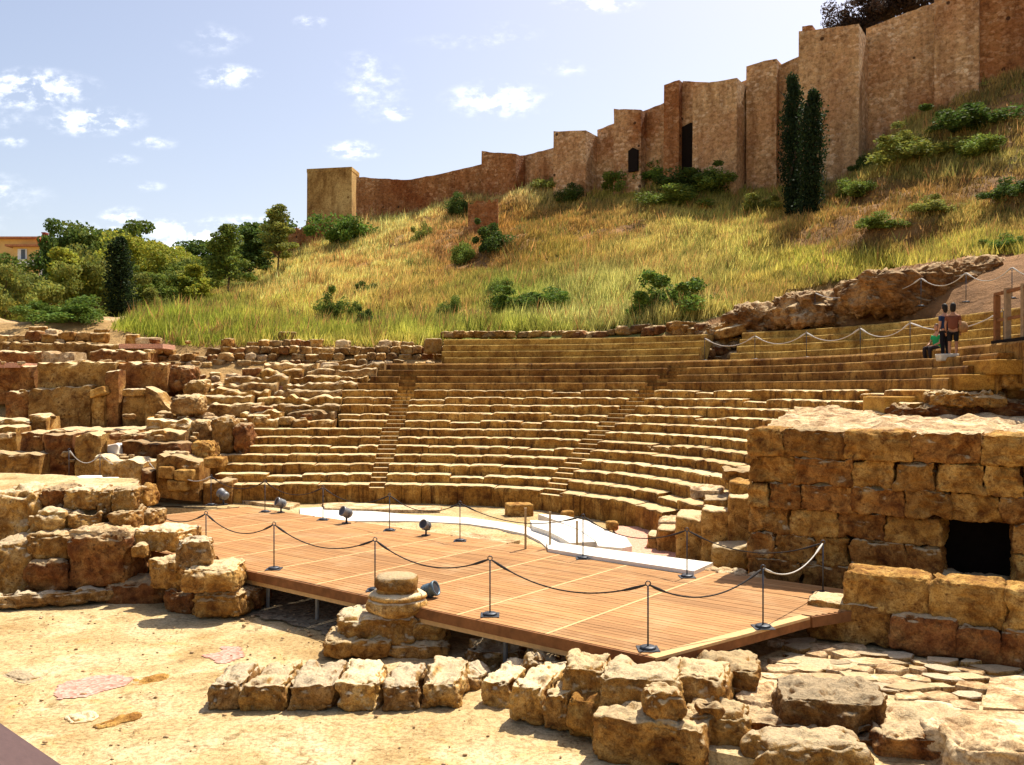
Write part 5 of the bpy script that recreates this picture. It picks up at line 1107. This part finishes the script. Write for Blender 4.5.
BU = [(347,231,19,17,'vivid','bright green shrub at the foot of the square tower'),(368,214,10,8,'dark','dark shrub against the wall right of the tower'),(462,208,9,9,'dark','dark shrub left of the short red wall stub'),(497,240,13,13,'dark','dark green shrub on bare earth mid slope, the upper right one'),(463,254,9,12,'mid','dark green shrub on bare earth mid slope, the lower left one'),
 (333,310,12,15,'mid','green shrub low on the left part of the dry slope'),(370,321,9,10,'dark','dark little shrub just above the rubble wall'),(500,288,8,10,'mid','green shrub low in the middle of the slope'),(570,197,11,7,'dark','dark low shrub in a bare hollow near the ridge'),(550,184,13,8,'olive','olive shrub on the ridge of dry grass'),
 (620,184,12,12,'mid','shrub at the left end of the green band under the fortress'),(648,178,16,11,'vivid','bright green shrub under the small fortress doorway'),(684,184,20,12,'dark','dark shrub under the large fortress doorway'),(712,182,18,12,'mid','green shrub at the foot of the wide tower'),(743,170,15,13,'dark','dark rounded shrub left of the tall cypress pair'),(670,200,20,9,'mid','low green shrub below the dark shrub of the doorway'),
 (671,300,25,18,'vivid','large round bright green shrub on the lower slope'),(422,234,7,9,'olive','small olive shrub in the golden grass'),(450,309,8,9,'mid','small green shrub above the left seats'),(512,301,17,9,'vivid','left one of two low green shrubs side by side above the central seats'),(545,299,18,10,'vivid','right one of two low green shrubs side by side above the central seats'),(841,160,14,11,'olive','olive shrub below the big tower'),(864,165,9,7,'dark','small dark shrub below the shadowed tower side'),
 (933,148,30,10,'olive','wide olive shrub on the slope under the right fortress wall'),(985,118,28,12,'dark','dark shrub streak high on the slope near the right edge'),(982,150,18,11,'mid','green shrub below the dark streak near the right edge'),(1003,242,13,8,'vivid','small bright green shrub on the bank at the right edge'),(903,142,16,8,'olive','olive shrub at the foot of the long right wall'),(760,205,12,7,'olive','low shrub on the path left of the cypress pair'),
 (940,205,16,7,'olive','low shrub among the bare earth on the right slope'),(880,225,14,6,'mid','small shrub on the right slope above the bank'),(66,312,24,11,'vivid','bright green low shrub under the left grove'),(135,308,12,8,'mid','low shrub by the bare earth under the grove'),(860,190,14,8,'mid','shrub right of the cypress pair on the brown slope'),(1010,190,16,9,'dark','dark shrub on the right edge of the brown slope')]
for px, py, hw, hh, col, lb in BU:
    D = hillD(px, py+hh*.8) if py > 170 or px > 800 else hillD(px, py+hh*.8); X = (px-512)/F*D; z0 = gz(X, D)[0]
    r = empty('shrub', (X, D, z0-.1), lb, 'shrub', 'shrubs on the hill', rr.uniform(0, 6)); tc_[0] += 1; s_ = 1.35*hw/F*D/.42; r.scale = (s_, s_, 2.6*hh/F*D/.78)
    link('foliage', crownm('bush', col, tc_[0] % 3), M['leaf'], r)
# grass
rs = np.random.RandomState(44)
def field(px, py, p3):
    spots = [ # px, py, radius x, radius y, colour, density, height
     (300,240,110,60,(.62,.47,.17),1.,.75),(380,235,60,40,(.66,.51,.20),1.,.8),(330,285,60,25,(.60,.46,.16),1.,.7),(270,324,120,13,(.30,.34,.055),1.,.7),(300,308,110,9,(.44,.40,.10),1.,.8),(200,312,60,20,(.24,.29,.05),1.,.6),(480,325,80,12,(.30,.33,.07),1.,.8),(460,300,50,10,(.42,.33,.10),.8,.6),(560,318,60,8,(.42,.42,.16),1.,.9),
     (550,175,60,22,(.64,.52,.24),1.,.8),(440,245,45,22,(.30,.16,.06),.25,.4),(470,262,40,16,(.26,.14,.05),.25,.4),(590,225,45,14,(.28,.16,.05),.4,.4),(350,262,30,8,(.34,.18,.05),.4,.4),(660,262,40,12,(.40,.25,.08),.6,.5),(510,240,45,28,(.28,.17,.05),.4,.5),(560,250,50,30,(.30,.24,.06),.7,.6),(600,290,60,30,(.38,.38,.13),1.,.9),(690,270,60,40,(.42,.39,.13),1.,.9),(640,230,60,25,(.44,.36,.12),.9,.7),(620,195,50,12,(.30,.28,.06),.8,.7),
     (500,295,60,18,(.24,.29,.06),.9,.6),(420,290,50,25,(.36,.28,.08),.8,.6),(730,230,50,40,(.46,.40,.12),.9,.7),(790,220,40,20,(.34,.24,.07),.5,.5),(760,290,50,20,(.36,.30,.08),.6,.5),(860,240,70,12,(.22,.13,.05),.15,.4),(850,262,110,9,(.38,.36,.08),1.,.6),(920,245,70,8,(.38,.35,.08),.9,.5),
     (900,200,80,25,(.24,.15,.05),.2,.4),(850,170,40,14,(.34,.32,.10),.8,.6),(950,160,60,20,(.30,.28,.09),.7,.6),(960,215,60,10,(.40,.32,.10),.7,.5),(1000,130,50,20,(.24,.18,.06),.35,.5),(1000,190,40,20,(.22,.15,.05),.25,.4),(860,125,60,20,(.36,.30,.10),.7,.6),(820,300,60,12,(.28,.2,.07),.4,.4),(960,285,60,15,(.24,.16,.06),.12,.3),(700,190,60,15,(.16,.2,.04),.9,.7),(750,185,40,15,(.24,.26,.06),.8,.6)]
    jx = px+26*fbm(p3*.35, 7, 3); jy = py+12*fbm(p3*.35, 17, 3); W_ = np.stack([np.exp(-((jx-s[0])/s[2])**2-((jy-s[1])/s[3])**2)+1e-9 for s in spots], 1); W_ = W_**1.6; W_ /= W_.sum(1)[:, None]
    col = W_@np.array([s[4] for s in spots]); den = W_@np.array([s[5] for s in spots]); hgt = W_@np.array([s[6] for s in spots])
    return col, den, hgt
_k = (hy > 46) & (hy < 118); _p3 = np.stack([hx[_k], hy[_k], hx[_k]*0], 1); _px = 512+F*hx[_k]/hy[_k]; _py = YH-F*(hzv[_k]-H)/hy[_k]
_c, _d, _hg = field(_px, _py, _p3); _n = fbm(_p3*.30, 51, 4); _w = np.clip(_d*(1.2+2.2*_n), 0, 1)[:, None]; _e = np.array([.30,.155,.055])*(1+.5*fbm(_p3*.7, 71, 4)[:, None])
_sel = ~(sand | ruin | bank)[_k][:, 0]; _new = _e*(1-_w)+_c*.8*_w; _t = hcol[_k]; _t[_sel] = _new[_sel]; hcol[_k] = _t
_cc = np.ones((len(hx), 4), np.float32); _cc[:, :3] = np.clip(hcol, 0, 1); hill.data.color_attributes['tint'].data.foreach_set('color', _cc.ravel())
def grass(nt_, x0, x1, y0, y1, seed):
    x = rs.uniform(x0, x1, nt_); y = y0+(y1-y0)*rs.rand(nt_)**1.25; z = hz(x, y); px = 512+F*x/y; py = YH-F*(z-H)/y
    ok = (px > -60) & (px < 1090); base = fline(640)
    t = (x+19)/60.4; yl = 110-38*t; ok &= (y < yl-.5)
    upper = np.interp(px, [-100, 100, 190, 440, 445, 600, 700, 747, 817, 900, 1000, 1090], [330, 326, 346, 346, 337, 331, 320, 308, 288, 266, 254, 250]); ok &= py < upper
    ok &= ~((px < 205) & (y < 72) & (px < 120+ (y-52)*6))
    x, y, z, px, py = [a[ok] for a in (x, y, z, px, py)]; p3 = np.stack([x, y, x*0], 1)
    col, den, hgt = field(px, py, p3)
    pn = fbm(p3*.30, 51, 4); pn2 = fbm(p3*.9, 52, 3); keep = rs.rand(len(x)) < np.clip(den*(1.45+2.2*pn), .04, 1); 
    x, y, z, col, hgt, pn, pn2 = [a[keep] for a in (x, y, z, col, hgt, pn, pn2)]
    big = rs.rand(len(x)) < .07; hgt = hgt*np.where(big, 1.9, 1.); bc = np.where(rs.rand(len(x), 1) < .5, np.array([[.16,.17,.05]]), np.array([[.34,.20,.08]])); col = np.where((big & (rs.rand(len(x)) < .7))[:, None], bc, col)
    n = len(x); nb = 12; k = n*nb; sp = .42; bx = np.repeat(x, nb)+rs.normal(size=k)*sp*.6; by = np.repeat(y, nb)+rs.normal(size=k)*sp*.6; bz = np.repeat(z, nb)-.08
    h = np.repeat(hgt*(1+.6*pn), nb)*rs.uniform(.3, 1.25, k)*.82; a = rs.uniform(0, 6.283, k); ln = h*rs.uniform(.05, .5, k)+.1*h; w = np.repeat(.010+.00052*y, nb)*rs.uniform(.6, 1.3, k)
    ta = rs.uniform(0, 6.283, k); dx, dy = np.cos(ta)*w, np.sin(ta)*w
    v = np.stack([np.stack([bx-dx, by-dy, bz], 1), np.stack([bx+dx, by+dy, bz], 1), np.stack([bx+ln*np.cos(a)+.12*h, by+ln*np.sin(a), bz+h], 1)], 1).reshape(-1, 3)
    c = np.repeat(col*(1+.55*pn2[:, None]), nb, 0)*rs.uniform(.65, 1.3, (k, 1)); g_ = (rs.rand(k, 1) < .14); c = np.where(g_, c*np.array([.5,.66,.5]), c); c = c*np.array([1.55,1.42,1.25])
    return v, np.arange(3*k).reshape(-1, 3), np.repeat(np.clip(c, 0, .8), 3, 0)
v1, f1_, c1 = grass(120000, -50, 50, 47, 112, 1); v2, f2_, c2 = grass(26000, 5, 36, 33, 52, 2)
v = np.vstack([v1, v2]); f = np.vstack([f1_, f2_+len(v1)]); c = np.vstack([c1, c2]); print('grass faces', len(f))
tag(link('grass', mesh('grass', v, f, c), M['grassm']), 'tall dry golden and green grass covering the hillside', 'grass', kind='stuff')

# ------------------------------------------------------------------ house at the far left
D = 140.; hx0, hx1 = Q(13,0,D)[0], Q(59,0,D)[0]; hx_ = Q(-60,0,D+3)[0]; gz0 = 11.
house = empty('apartment_house', (hx0, D, gz0), 'yellow orange apartment house with low tiled roofs and red chimneys behind the left trees', 'house')
HW = plain('orange_plaster', (.66,.44,.17), .9, 0, .12, .8); HR = plain('roof_tiles', (.42,.18,.09), .9, 0, .3, 3); HB = plain('chimney_brick', (.20,.05,.035), .9, 0, .2, 4); HWh = plain('white_panel', (.72,.74,.78), .6, 0, .06, 2); HG = plain('window_glass', (.10,.12,.15), .15)
ho = lambda x0, x1, y0, y1, z0, z1, nm, m_, par=None: link(nm, mesh(nm, *(lambda b: (b.v, b.f))(MB().box(x0-hx0, x1-hx0, y0-D, y1-D, z0-gz0, z1-gz0))), m_, par or house)
z_e = zat(247, D); z_l = zat(236, D)
ho(hx0, hx1, D, D+12, gz0, z_e, 'main_wall', HW); ho(hx_, hx0+2.0, D+3, D+14, gz0, z_l, 'upper_wall', HW)
def roofm(x0, x1, y0, y1, z0, h): return [(x0,y0,z0),(x1,y0,z0),(x1,y1,z0),(x0,y1,z0),(x0,y0,z0+.3),(x1,y0,z0+.3),(x1,y1,z0+.3),(x0,y1,z0+.3),(x0+3,(y0+y1)/2,z0+h),(x1-3,(y0+y1)/2,z0+h)], [(3,2,1,0),(0,1,5,4),(1,2,6,5),(2,3,7,6),(3,0,4,7),(4,5,9,8),(5,6,9),(6,7,8,9),(7,4,8)]
for a_ in ((-.8, hx1-hx0+.8, -.9, 13, z_e-gz0, 1.3), (hx_-hx0, 2.8, 2.1, 15, z_l-gz0, 1.2)): v, f = roofm(*a_); link('roof', mesh('roof', v, f), HR, house)
for x0, x1, yt in ((25,28.5,233),(28.8,31.6,229),(41,44,235.5)): c_ = ho(Q(x0,0,D)[0], Q(x1,0,D)[0], D+4, D+5, z_e-.5, zat(yt, D), 'chimney', HB); ho(Q(x0,0,D)[0]-.1, Q(x1,0,D)[0]+.1, D+3.9, D+5.1, zat(yt, D), zat(yt, D)+.2, 'chimney_cap', HB)
for row in range(4):
    for x0, x1 in ((18,27),(40,48)):
        zt_ = zat(249+row*19, D); w_ = ho(Q(x0,0,D)[0], Q(x1,0,D)[0], D-.12, D+.05, zt_-1.7, zt_, 'window', HWh); ho(Q(x0,0,D)[0]+.55, Q(x0,0,D)[0]+.95, D-.16, D-.11, zt_-1.6, zt_-.1, 'glass', HG); ho(Q(x1,0,D)[0]-.5, Q(x1,0,D)[0]-.2, D-.16, D-.11, zt_-1.6, zt_-.1, 'glass', HG)
    zt_ = zat(261+row*19, D); ho(Q(16,0,D)[0], Q(52,0,D)[0], D-1.1, D, zt_-.9, zt_-.05, 'balcony', HWh)

# ------------------------------------------------------------------ upper right ropes and timber fence
def rowpt(n, px, back=.1): a = curve(OFF[n-1]+back); i = idx_at(a, ZR(n), px, 0) if True else 0; i = int(np.argmin(np.abs(512+F*a[:, 0]/a[:, 1]-px)+(a[:, 1] < 18)*999)); return (a[i][0], a[i][1], ZR(n))
wk = [rowpt(16, x, 1.2) for x in (705, 755, 806, 860, 910, 1003)]
for i, p in enumerate(wk): post(*p, f'thin dark rope post on the walkway of the upper right seats, {ORD[i]} from the left', 'rope posts on the upper walkway')
for i in range(5): rope(wk[i], wk[i+1], .4, .018, M['ropewhiteglint'], f'white sagging rope on the upper right walkway, {ORD[i]} span from the left', 'ropes on the upper walkway')
up = [Q(815,316,39.5), Q(868,308,37.2), Q(921,304,35.2), Q(966,300,33.4), Q(1012,296,31.6), Q(1060,292,30.)]
for i, p in enumerate(up): post(p[0], p[1], p[2]-.1, f'thin rope post above the top row of the right seats, {ORD[i]} from the left', 'rope posts above the right seats')
for i in range(5): rope(up[i], up[i+1], .4, .016, M['ropewhiteglint'], f'white sagging rope above the right seats, {ORD[i]} span from the left', 'ropes above the right seats')
q0 = rowpt(16, 996, .4); q1 = rowpt(16, 1060, .4)
fe = empty('timber_fence', tuple(q0), 'grey brown timber fence with thick posts beside the ropes at the right edge', 'fence', rz=math.atan2(q1[1]-q0[1], q1[0]-q0[0]))
for i, (x, h_, m_) in enumerate([(0, 1.35, M['rockred']), (.68, 1.5, M['woodfence']), (1.7, 1.5, M['woodfence']), (2.7, 1.5, M['woodfence'])]): MB().box(x-.07, x+.07, -.07, .07, .0, h_).build('fence_post', M['woodfence'] if i else M['fascia'], fe)
MB().box(-.1, 3., -.05, .05, 1.36, 1.44).build('top_rail', M['fascia'], fe); MB().box(.0, 3., -.03, .03, .62, .70).build('middle_rail', M['fascia'], fe); MB().box(-.1, 3.2, -.12, .35, -.05, .09).build('base_board', M['black'], fe)
blk(1016,1040,315,336,29.0,.8,M['rockred'],'red brown rubble pile behind the timber fence', name='rubble_pile', cat='rubble', k=4, rough=.15, n=18)

# ------------------------------------------------------------------ people
SK = plain('skin', (.45,.24,.15), .6, 0, .08, 10); SKD = plain('tanned_skin', (.36,.18,.10), .6, 0, .08, 10); HAIRB = plain('dark_hair', (.015,.012,.010), .6, 0, .2, 30); HAIRR = plain('brown_hair', (.10,.045,.02), .6, 0, .2, 30)
def skin(name, joints, edges, mat, parent, lv=2):
    me = bpy.data.meshes.new(name); me.from_pydata([j[:3] for j in joints], edges, []); o = bpy.data.objects.new(name, me); C.objects.link(o); o.parent = parent; me.materials.append(mat)
    m = o.modifiers.new('s', 'SKIN'); sv_ = me.skin_vertices[0].data
    for i, j in enumerate(joints): r_ = j[3] if isinstance(j[3], tuple) else (j[3], j[3]); sv_[i].radius = r_; sv_[i].use_root = (i == 0)
    m.use_smooth_shade = True; s_ = o.modifiers.new('d', 'SUBSURF'); s_.levels = lv; s_.render_levels = lv; return o
def head(parent, c, mat, hair, face=0., long=True, hat=False):
    rs_ = (c[0], c[1], c[2]); v, f = cubegrid(12); v = v/np.linalg.norm(v, axis=1)[:, None]; w = v*[.078,.095,.115]; ca = np.cos(face); 
    w[:, 1] -= .016*np.exp(-((v[:, 0]/.22)**2+((v[:, 2]+.08)/.2)**2))*(v[:, 1] < 0); w[:, 2] -= .02*(v[:, 1] < 0)*(v[:, 2] < -.5)
    h = link('head', mesh('head', w, f, smooth=True), mat, parent, rs_, face)
    hv = v[:]*[.092,.108,.125]*(1+.03*vn(v*6, 3)[:, None]); hv[:, 1] += .014; hv[:, 2] += .012
    fr_ = (v[:, 1] < -.35) & (v[:, 2] < .45); hv[fr_] *= .72
    if long: lo_ = (v[:, 2] < -.2) & (v[:, 1] > 0); hv[lo_, 2] -= .09
    link('hair', mesh('hair', hv, f, smooth=True), hair, h)
    for s in (-1, 1): e = MB().lathe([(.002,-.004),(.011,0),(.002,.004)], 8); eo = e.build('eye', HAIRB, h, True, (s*.03, -.089, .01)); eo.rotation_euler = (R(90), 0, 0)
def hand(parent, c, d, mat, sc=1.):
    d = Vector(d).normalized(); s = d.cross(Vector((0,1,.1))).normalized(); n = d.cross(s); c = Vector(c); j = [(*c, .022), (*(c+d*.05), (.034,.018)), (*(c+d*.085), (.036,.014))]; e = [(0,1),(1,2)]
    for k in range(4):
        b = len(j); o_ = s*(.027-.018*k); L = (.065,.075,.07,.055)[k]; j += [(*(c+d*.095+o_), .009), (*(c+d*(.095+L*.5)+o_+n*.008), .0085), (*(c+d*(.095+L)+o_*1.0+n*.026), .007)]; e += [(2,b),(b,b+1),(b+1,b+2)]
    b = len(j); j += [(*(c+d*.045+s*.042), .010), (*(c+d*.085+s*.058+n*.012), .008)]; e += [(1,b),(b,b+1)]
    return skin('hand', j, e, mat, parent, 1)
def person(loc, rz, label, skinm, top, legs, shoes, hair, pose='stand', short=False, sleeve=False, sc=.87, bend=0.):
    r = empty('person', loc, label, 'person', None, rz); r.scale = (sc,)*3
    tm = plain('top_cloth', top, .85, 0, .12, 12); lm = plain('leg_cloth', legs, .85, 0, .12, 12); sm = plain('shoe', shoes, .6, 0, .05, 12)
    if pose == 'stand':
        hp, kn, an = .93, .49, .08; lg = lambda s: [(s*.095,0,hp-.06), (s*.10,-.02,kn), (s*.10,.02,an)]; sh = 1.40; hips = Vector((0,0,hp)); 
    else: hp = .50
    J = [(0,0,hp,(.15,.10)), (0,.01,hp+.22,(.125,.095)), (0,0,hp+.40,(.165,.10)), (0,0,hp+.50,(.10,.07)), (0,-.01,hp+.60,.052), (0,-.015,hp+.66,.05)]; E = [(0,1),(1,2),(2,3),(3,4),(4,5)]
    F_ = []
    for s in (-1, 1):
        b = len(J)
        if pose == 'stand': L_ = [(s*.095,0,hp-.10,.088), (s*.10,-.015,.50,.058), (s*.105,.02,.28,.052), (s*.105,.02,.07,.036)]
        else: L_ = [(s*.10,-.10,hp-.02,.088), (s*.13,-.46,hp+.02,.062), (s*.13,-.46,hp-.20,.052), (s*.13,-.42,.07,.036)]
        J += L_; E += [(0,b),(b,b+1),(b+1,b+2),(b+2,b+3)]; F_.append(L_)
    arms = []
    for s in (-1, 1):
        b = len(J)
        A_ = [(s*.185,0,hp+.45,.058), (s*.23,.02,hp+.18,.042), (s*.22,-.07,hp-.06,.028)] if pose == 'stand' else [(s*.185,0,hp+.45,.058), (s*.23,-.08,hp+.20,.042), (s*.14,-.30,hp+.10,.028)]
        J += A_; E += [(3,b),(b,b+1),(b+1,b+2)]; arms.append(A_)
    body = skin('body', J, E, skinm, r)
    g = .014
    Jt = [(0,0,hp-.05,(.19,.15))]+[(x,y,z,tuple(q+g+.03 for q in r_)) for x,y,z,r_ in J[1:4]]; Et = [(0,1),(1,2),(2,3)]
    for A_ in arms: b = len(Jt); x, y, z, r_ = A_[0]; x1, y1, z1, r1 = A_[1]; m_ = .6; Jt += [(x,y,z,r_+g), (x+(x1-x)*m_, y+(y1-y)*m_, z+(z1-z)*m_, r_*.85+g)]; Et += [(3,b),(b,b+1)]
    skin('shirt', Jt, Et, tm, r)
    Jl = [(0,0,hp,(.16,.112))]; El = []
    for L_ in F_:
        b = len(Jl); kk = L_[:2] if short else L_; Jl += [(x,y,z,r_+.018) for x,y,z,r_ in kk]; El += [(0,b)]+[(b+i,b+i+1) for i in range(len(kk)-1)]
    skin('shorts' if short else 'trousers', Jl, El, lm, r)
    for L_ in F_: x, y, z, _ = L_[-1]; v, f = rockv(.10, .27, .10, 3, n=8, k=3, rough=.0, fine=0, taper=0); link('shoe', mesh('shoe', v, f, smooth=True), sm, r, (x, y-.06, 0))
    for A_ in arms: a0, a1 = Vector(A_[1][:3]), Vector(A_[2][:3]); hand(r, a1, a1-a0, skinm)
    head(r, (0,-.02,hp+.79), skinm, hair); return r
p1_ = rowpt(15, 945, .25); p2_ = rowpt(15, 953, .35); z17 = ZR(16)
person(p1_, R(200), 'standing person in navy top and black trousers with white shoes on the upper walkway', SK, (.02,.035,.09), (.008,.008,.012), (.75,.75,.75), HAIRB)
person(p2_, R(150), 'standing person in brown top and black shorts behind the one in navy', SKD, (.16,.055,.03), (.01,.01,.012), (.7,.7,.7), HAIRB, short=True)
p3_ = rowpt(16, 936, .35); s3 = person((p3_[0], p3_[1], z17-.40), R(-70), 'seated person in green shirt and dark trousers on the upper right seats', SK, (.02,.30,.10), (.03,.022,.022), (.02,.02,.02), HAIRR, pose='sit', sc=.85)
bag = MB().lathe([(.02,0),(.13,.02),(.15,.16),(.11,.30),(.04,.33)], 14); bg_ = bag.build('shoulder_bag', plain('tan_leather', (.30,.17,.07), .7), smooth=True, loc=(p2_[0]+.26, p2_[1]-.05, p2_[2]+.72)); tag(bg_, 'round tan shoulder bag at the hip of the person in brown', 'bag')
v, f = rockv(.55, .35, .22, 4, n=6, k=14, rough=.0, fine=0); q = rowpt(15, 941, .1); tag(link('small_box', mesh('small_box', v, f), plain('cream_box', (.6,.56,.45), .7), None, (q[0]+.05, q[1]-.25, q[2]-.12)), 'small cream box at the feet of the standing visitors', 'box')  # plain closed box at the visitors' feet, holds no lamp

# loose gravel and pebbles on the sandy ground
rs = np.random.RandomState(9); V = []; Fq = []; cvv, cff = cubegrid(2); cvn = cvv/np.linalg.norm(cvv, axis=1)[:, None]
def gravel(poly, n, z, s0, s1):
    f_ = inpoly(poly); P_ = np.array(poly); n = int(n*.25); s1 = s1*.6
    x = rs.uniform(P_[:, 0].min(), P_[:, 0].max(), n*3); y = rs.uniform(P_[:, 1].min(), P_[:, 1].max(), n*3); k = f_(x, y) & (fbm(np.stack([x, y, x*0], 1)*1.1, 6, 3) > rs.uniform(-.5, .35, n*3))
    for a_, b_ in list(zip(x[k], y[k]))[:n]:
        s_ = s0*(s1/s0)**(rs.rand()**3); w_ = cvn*np.array([s_*rs.uniform(.7, 1.4), s_*rs.uniform(.7, 1.2), s_*.55])*(1+.25*rs.uniform(-1, 1, (len(cvn), 1))); o_ = len(V)*len(cvn); V.append(w_+[a_, b_, z]); Fq.append(cff+o_)
gravel([(-11,10),(-11,20.5),(-7,19.5),(-3,15.6),(0,13.3),(1.6,11),(-2,9)], 1500, -.885, .012, .07)
gravel([(-7.6,20.0),(-2.6,16.4),(-2.0,18.0),(-6.8,22)], 500, -.87, .02, .09)
gravel([(2.0,12.5),(6,16.4),(9,14.4),(5,11)], 250, -.64, .02, .06)
tag(link('gravel', mesh('gravel', np.vstack(V), np.vstack(Fq), smooth=True), M['ledge']), 'loose gravel and small pebbles scattered over the sandy ground', 'gravel', kind='stuff')
for i, (pts_, lb) in enumerate([([(60,712),(100,704),(104,716),(66,728)],'thin low stone ledge in the sand nearest the bottom left rail'),([(86,722),(140,706),(150,712),(96,734)],'yellowish flat stone ledge just right of the thin low ledge'),([(2,662),(40,676),(44,684),(0,676)],'small mossy flat stone at the left edge of the sand'),([(120,678),(172,668),(178,676),(128,690)],'flat yellow stone slab beside the larger pink gravel patch')]):
    P_ = [P(x, y, -.86)[:2] for x, y in pts_]; cx_, cy_ = np.mean(P_, 0); w_ = np.linalg.norm(P_[1]-P_[0]); d_ = np.linalg.norm(P_[2]-P_[1])
    rock('flat_stone', cx_, cy_, -.965, w_*.8, max(.3, d_*.8), .11, M[['rockpale','yellowblock','rockgrey','yellowblock'][i]], lb, 'flat stone', None, math.atan2(P_[1][1]-P_[0][1], P_[1][0]-P_[0][0]), n=24, k=4, rough=.05, fine=.02)
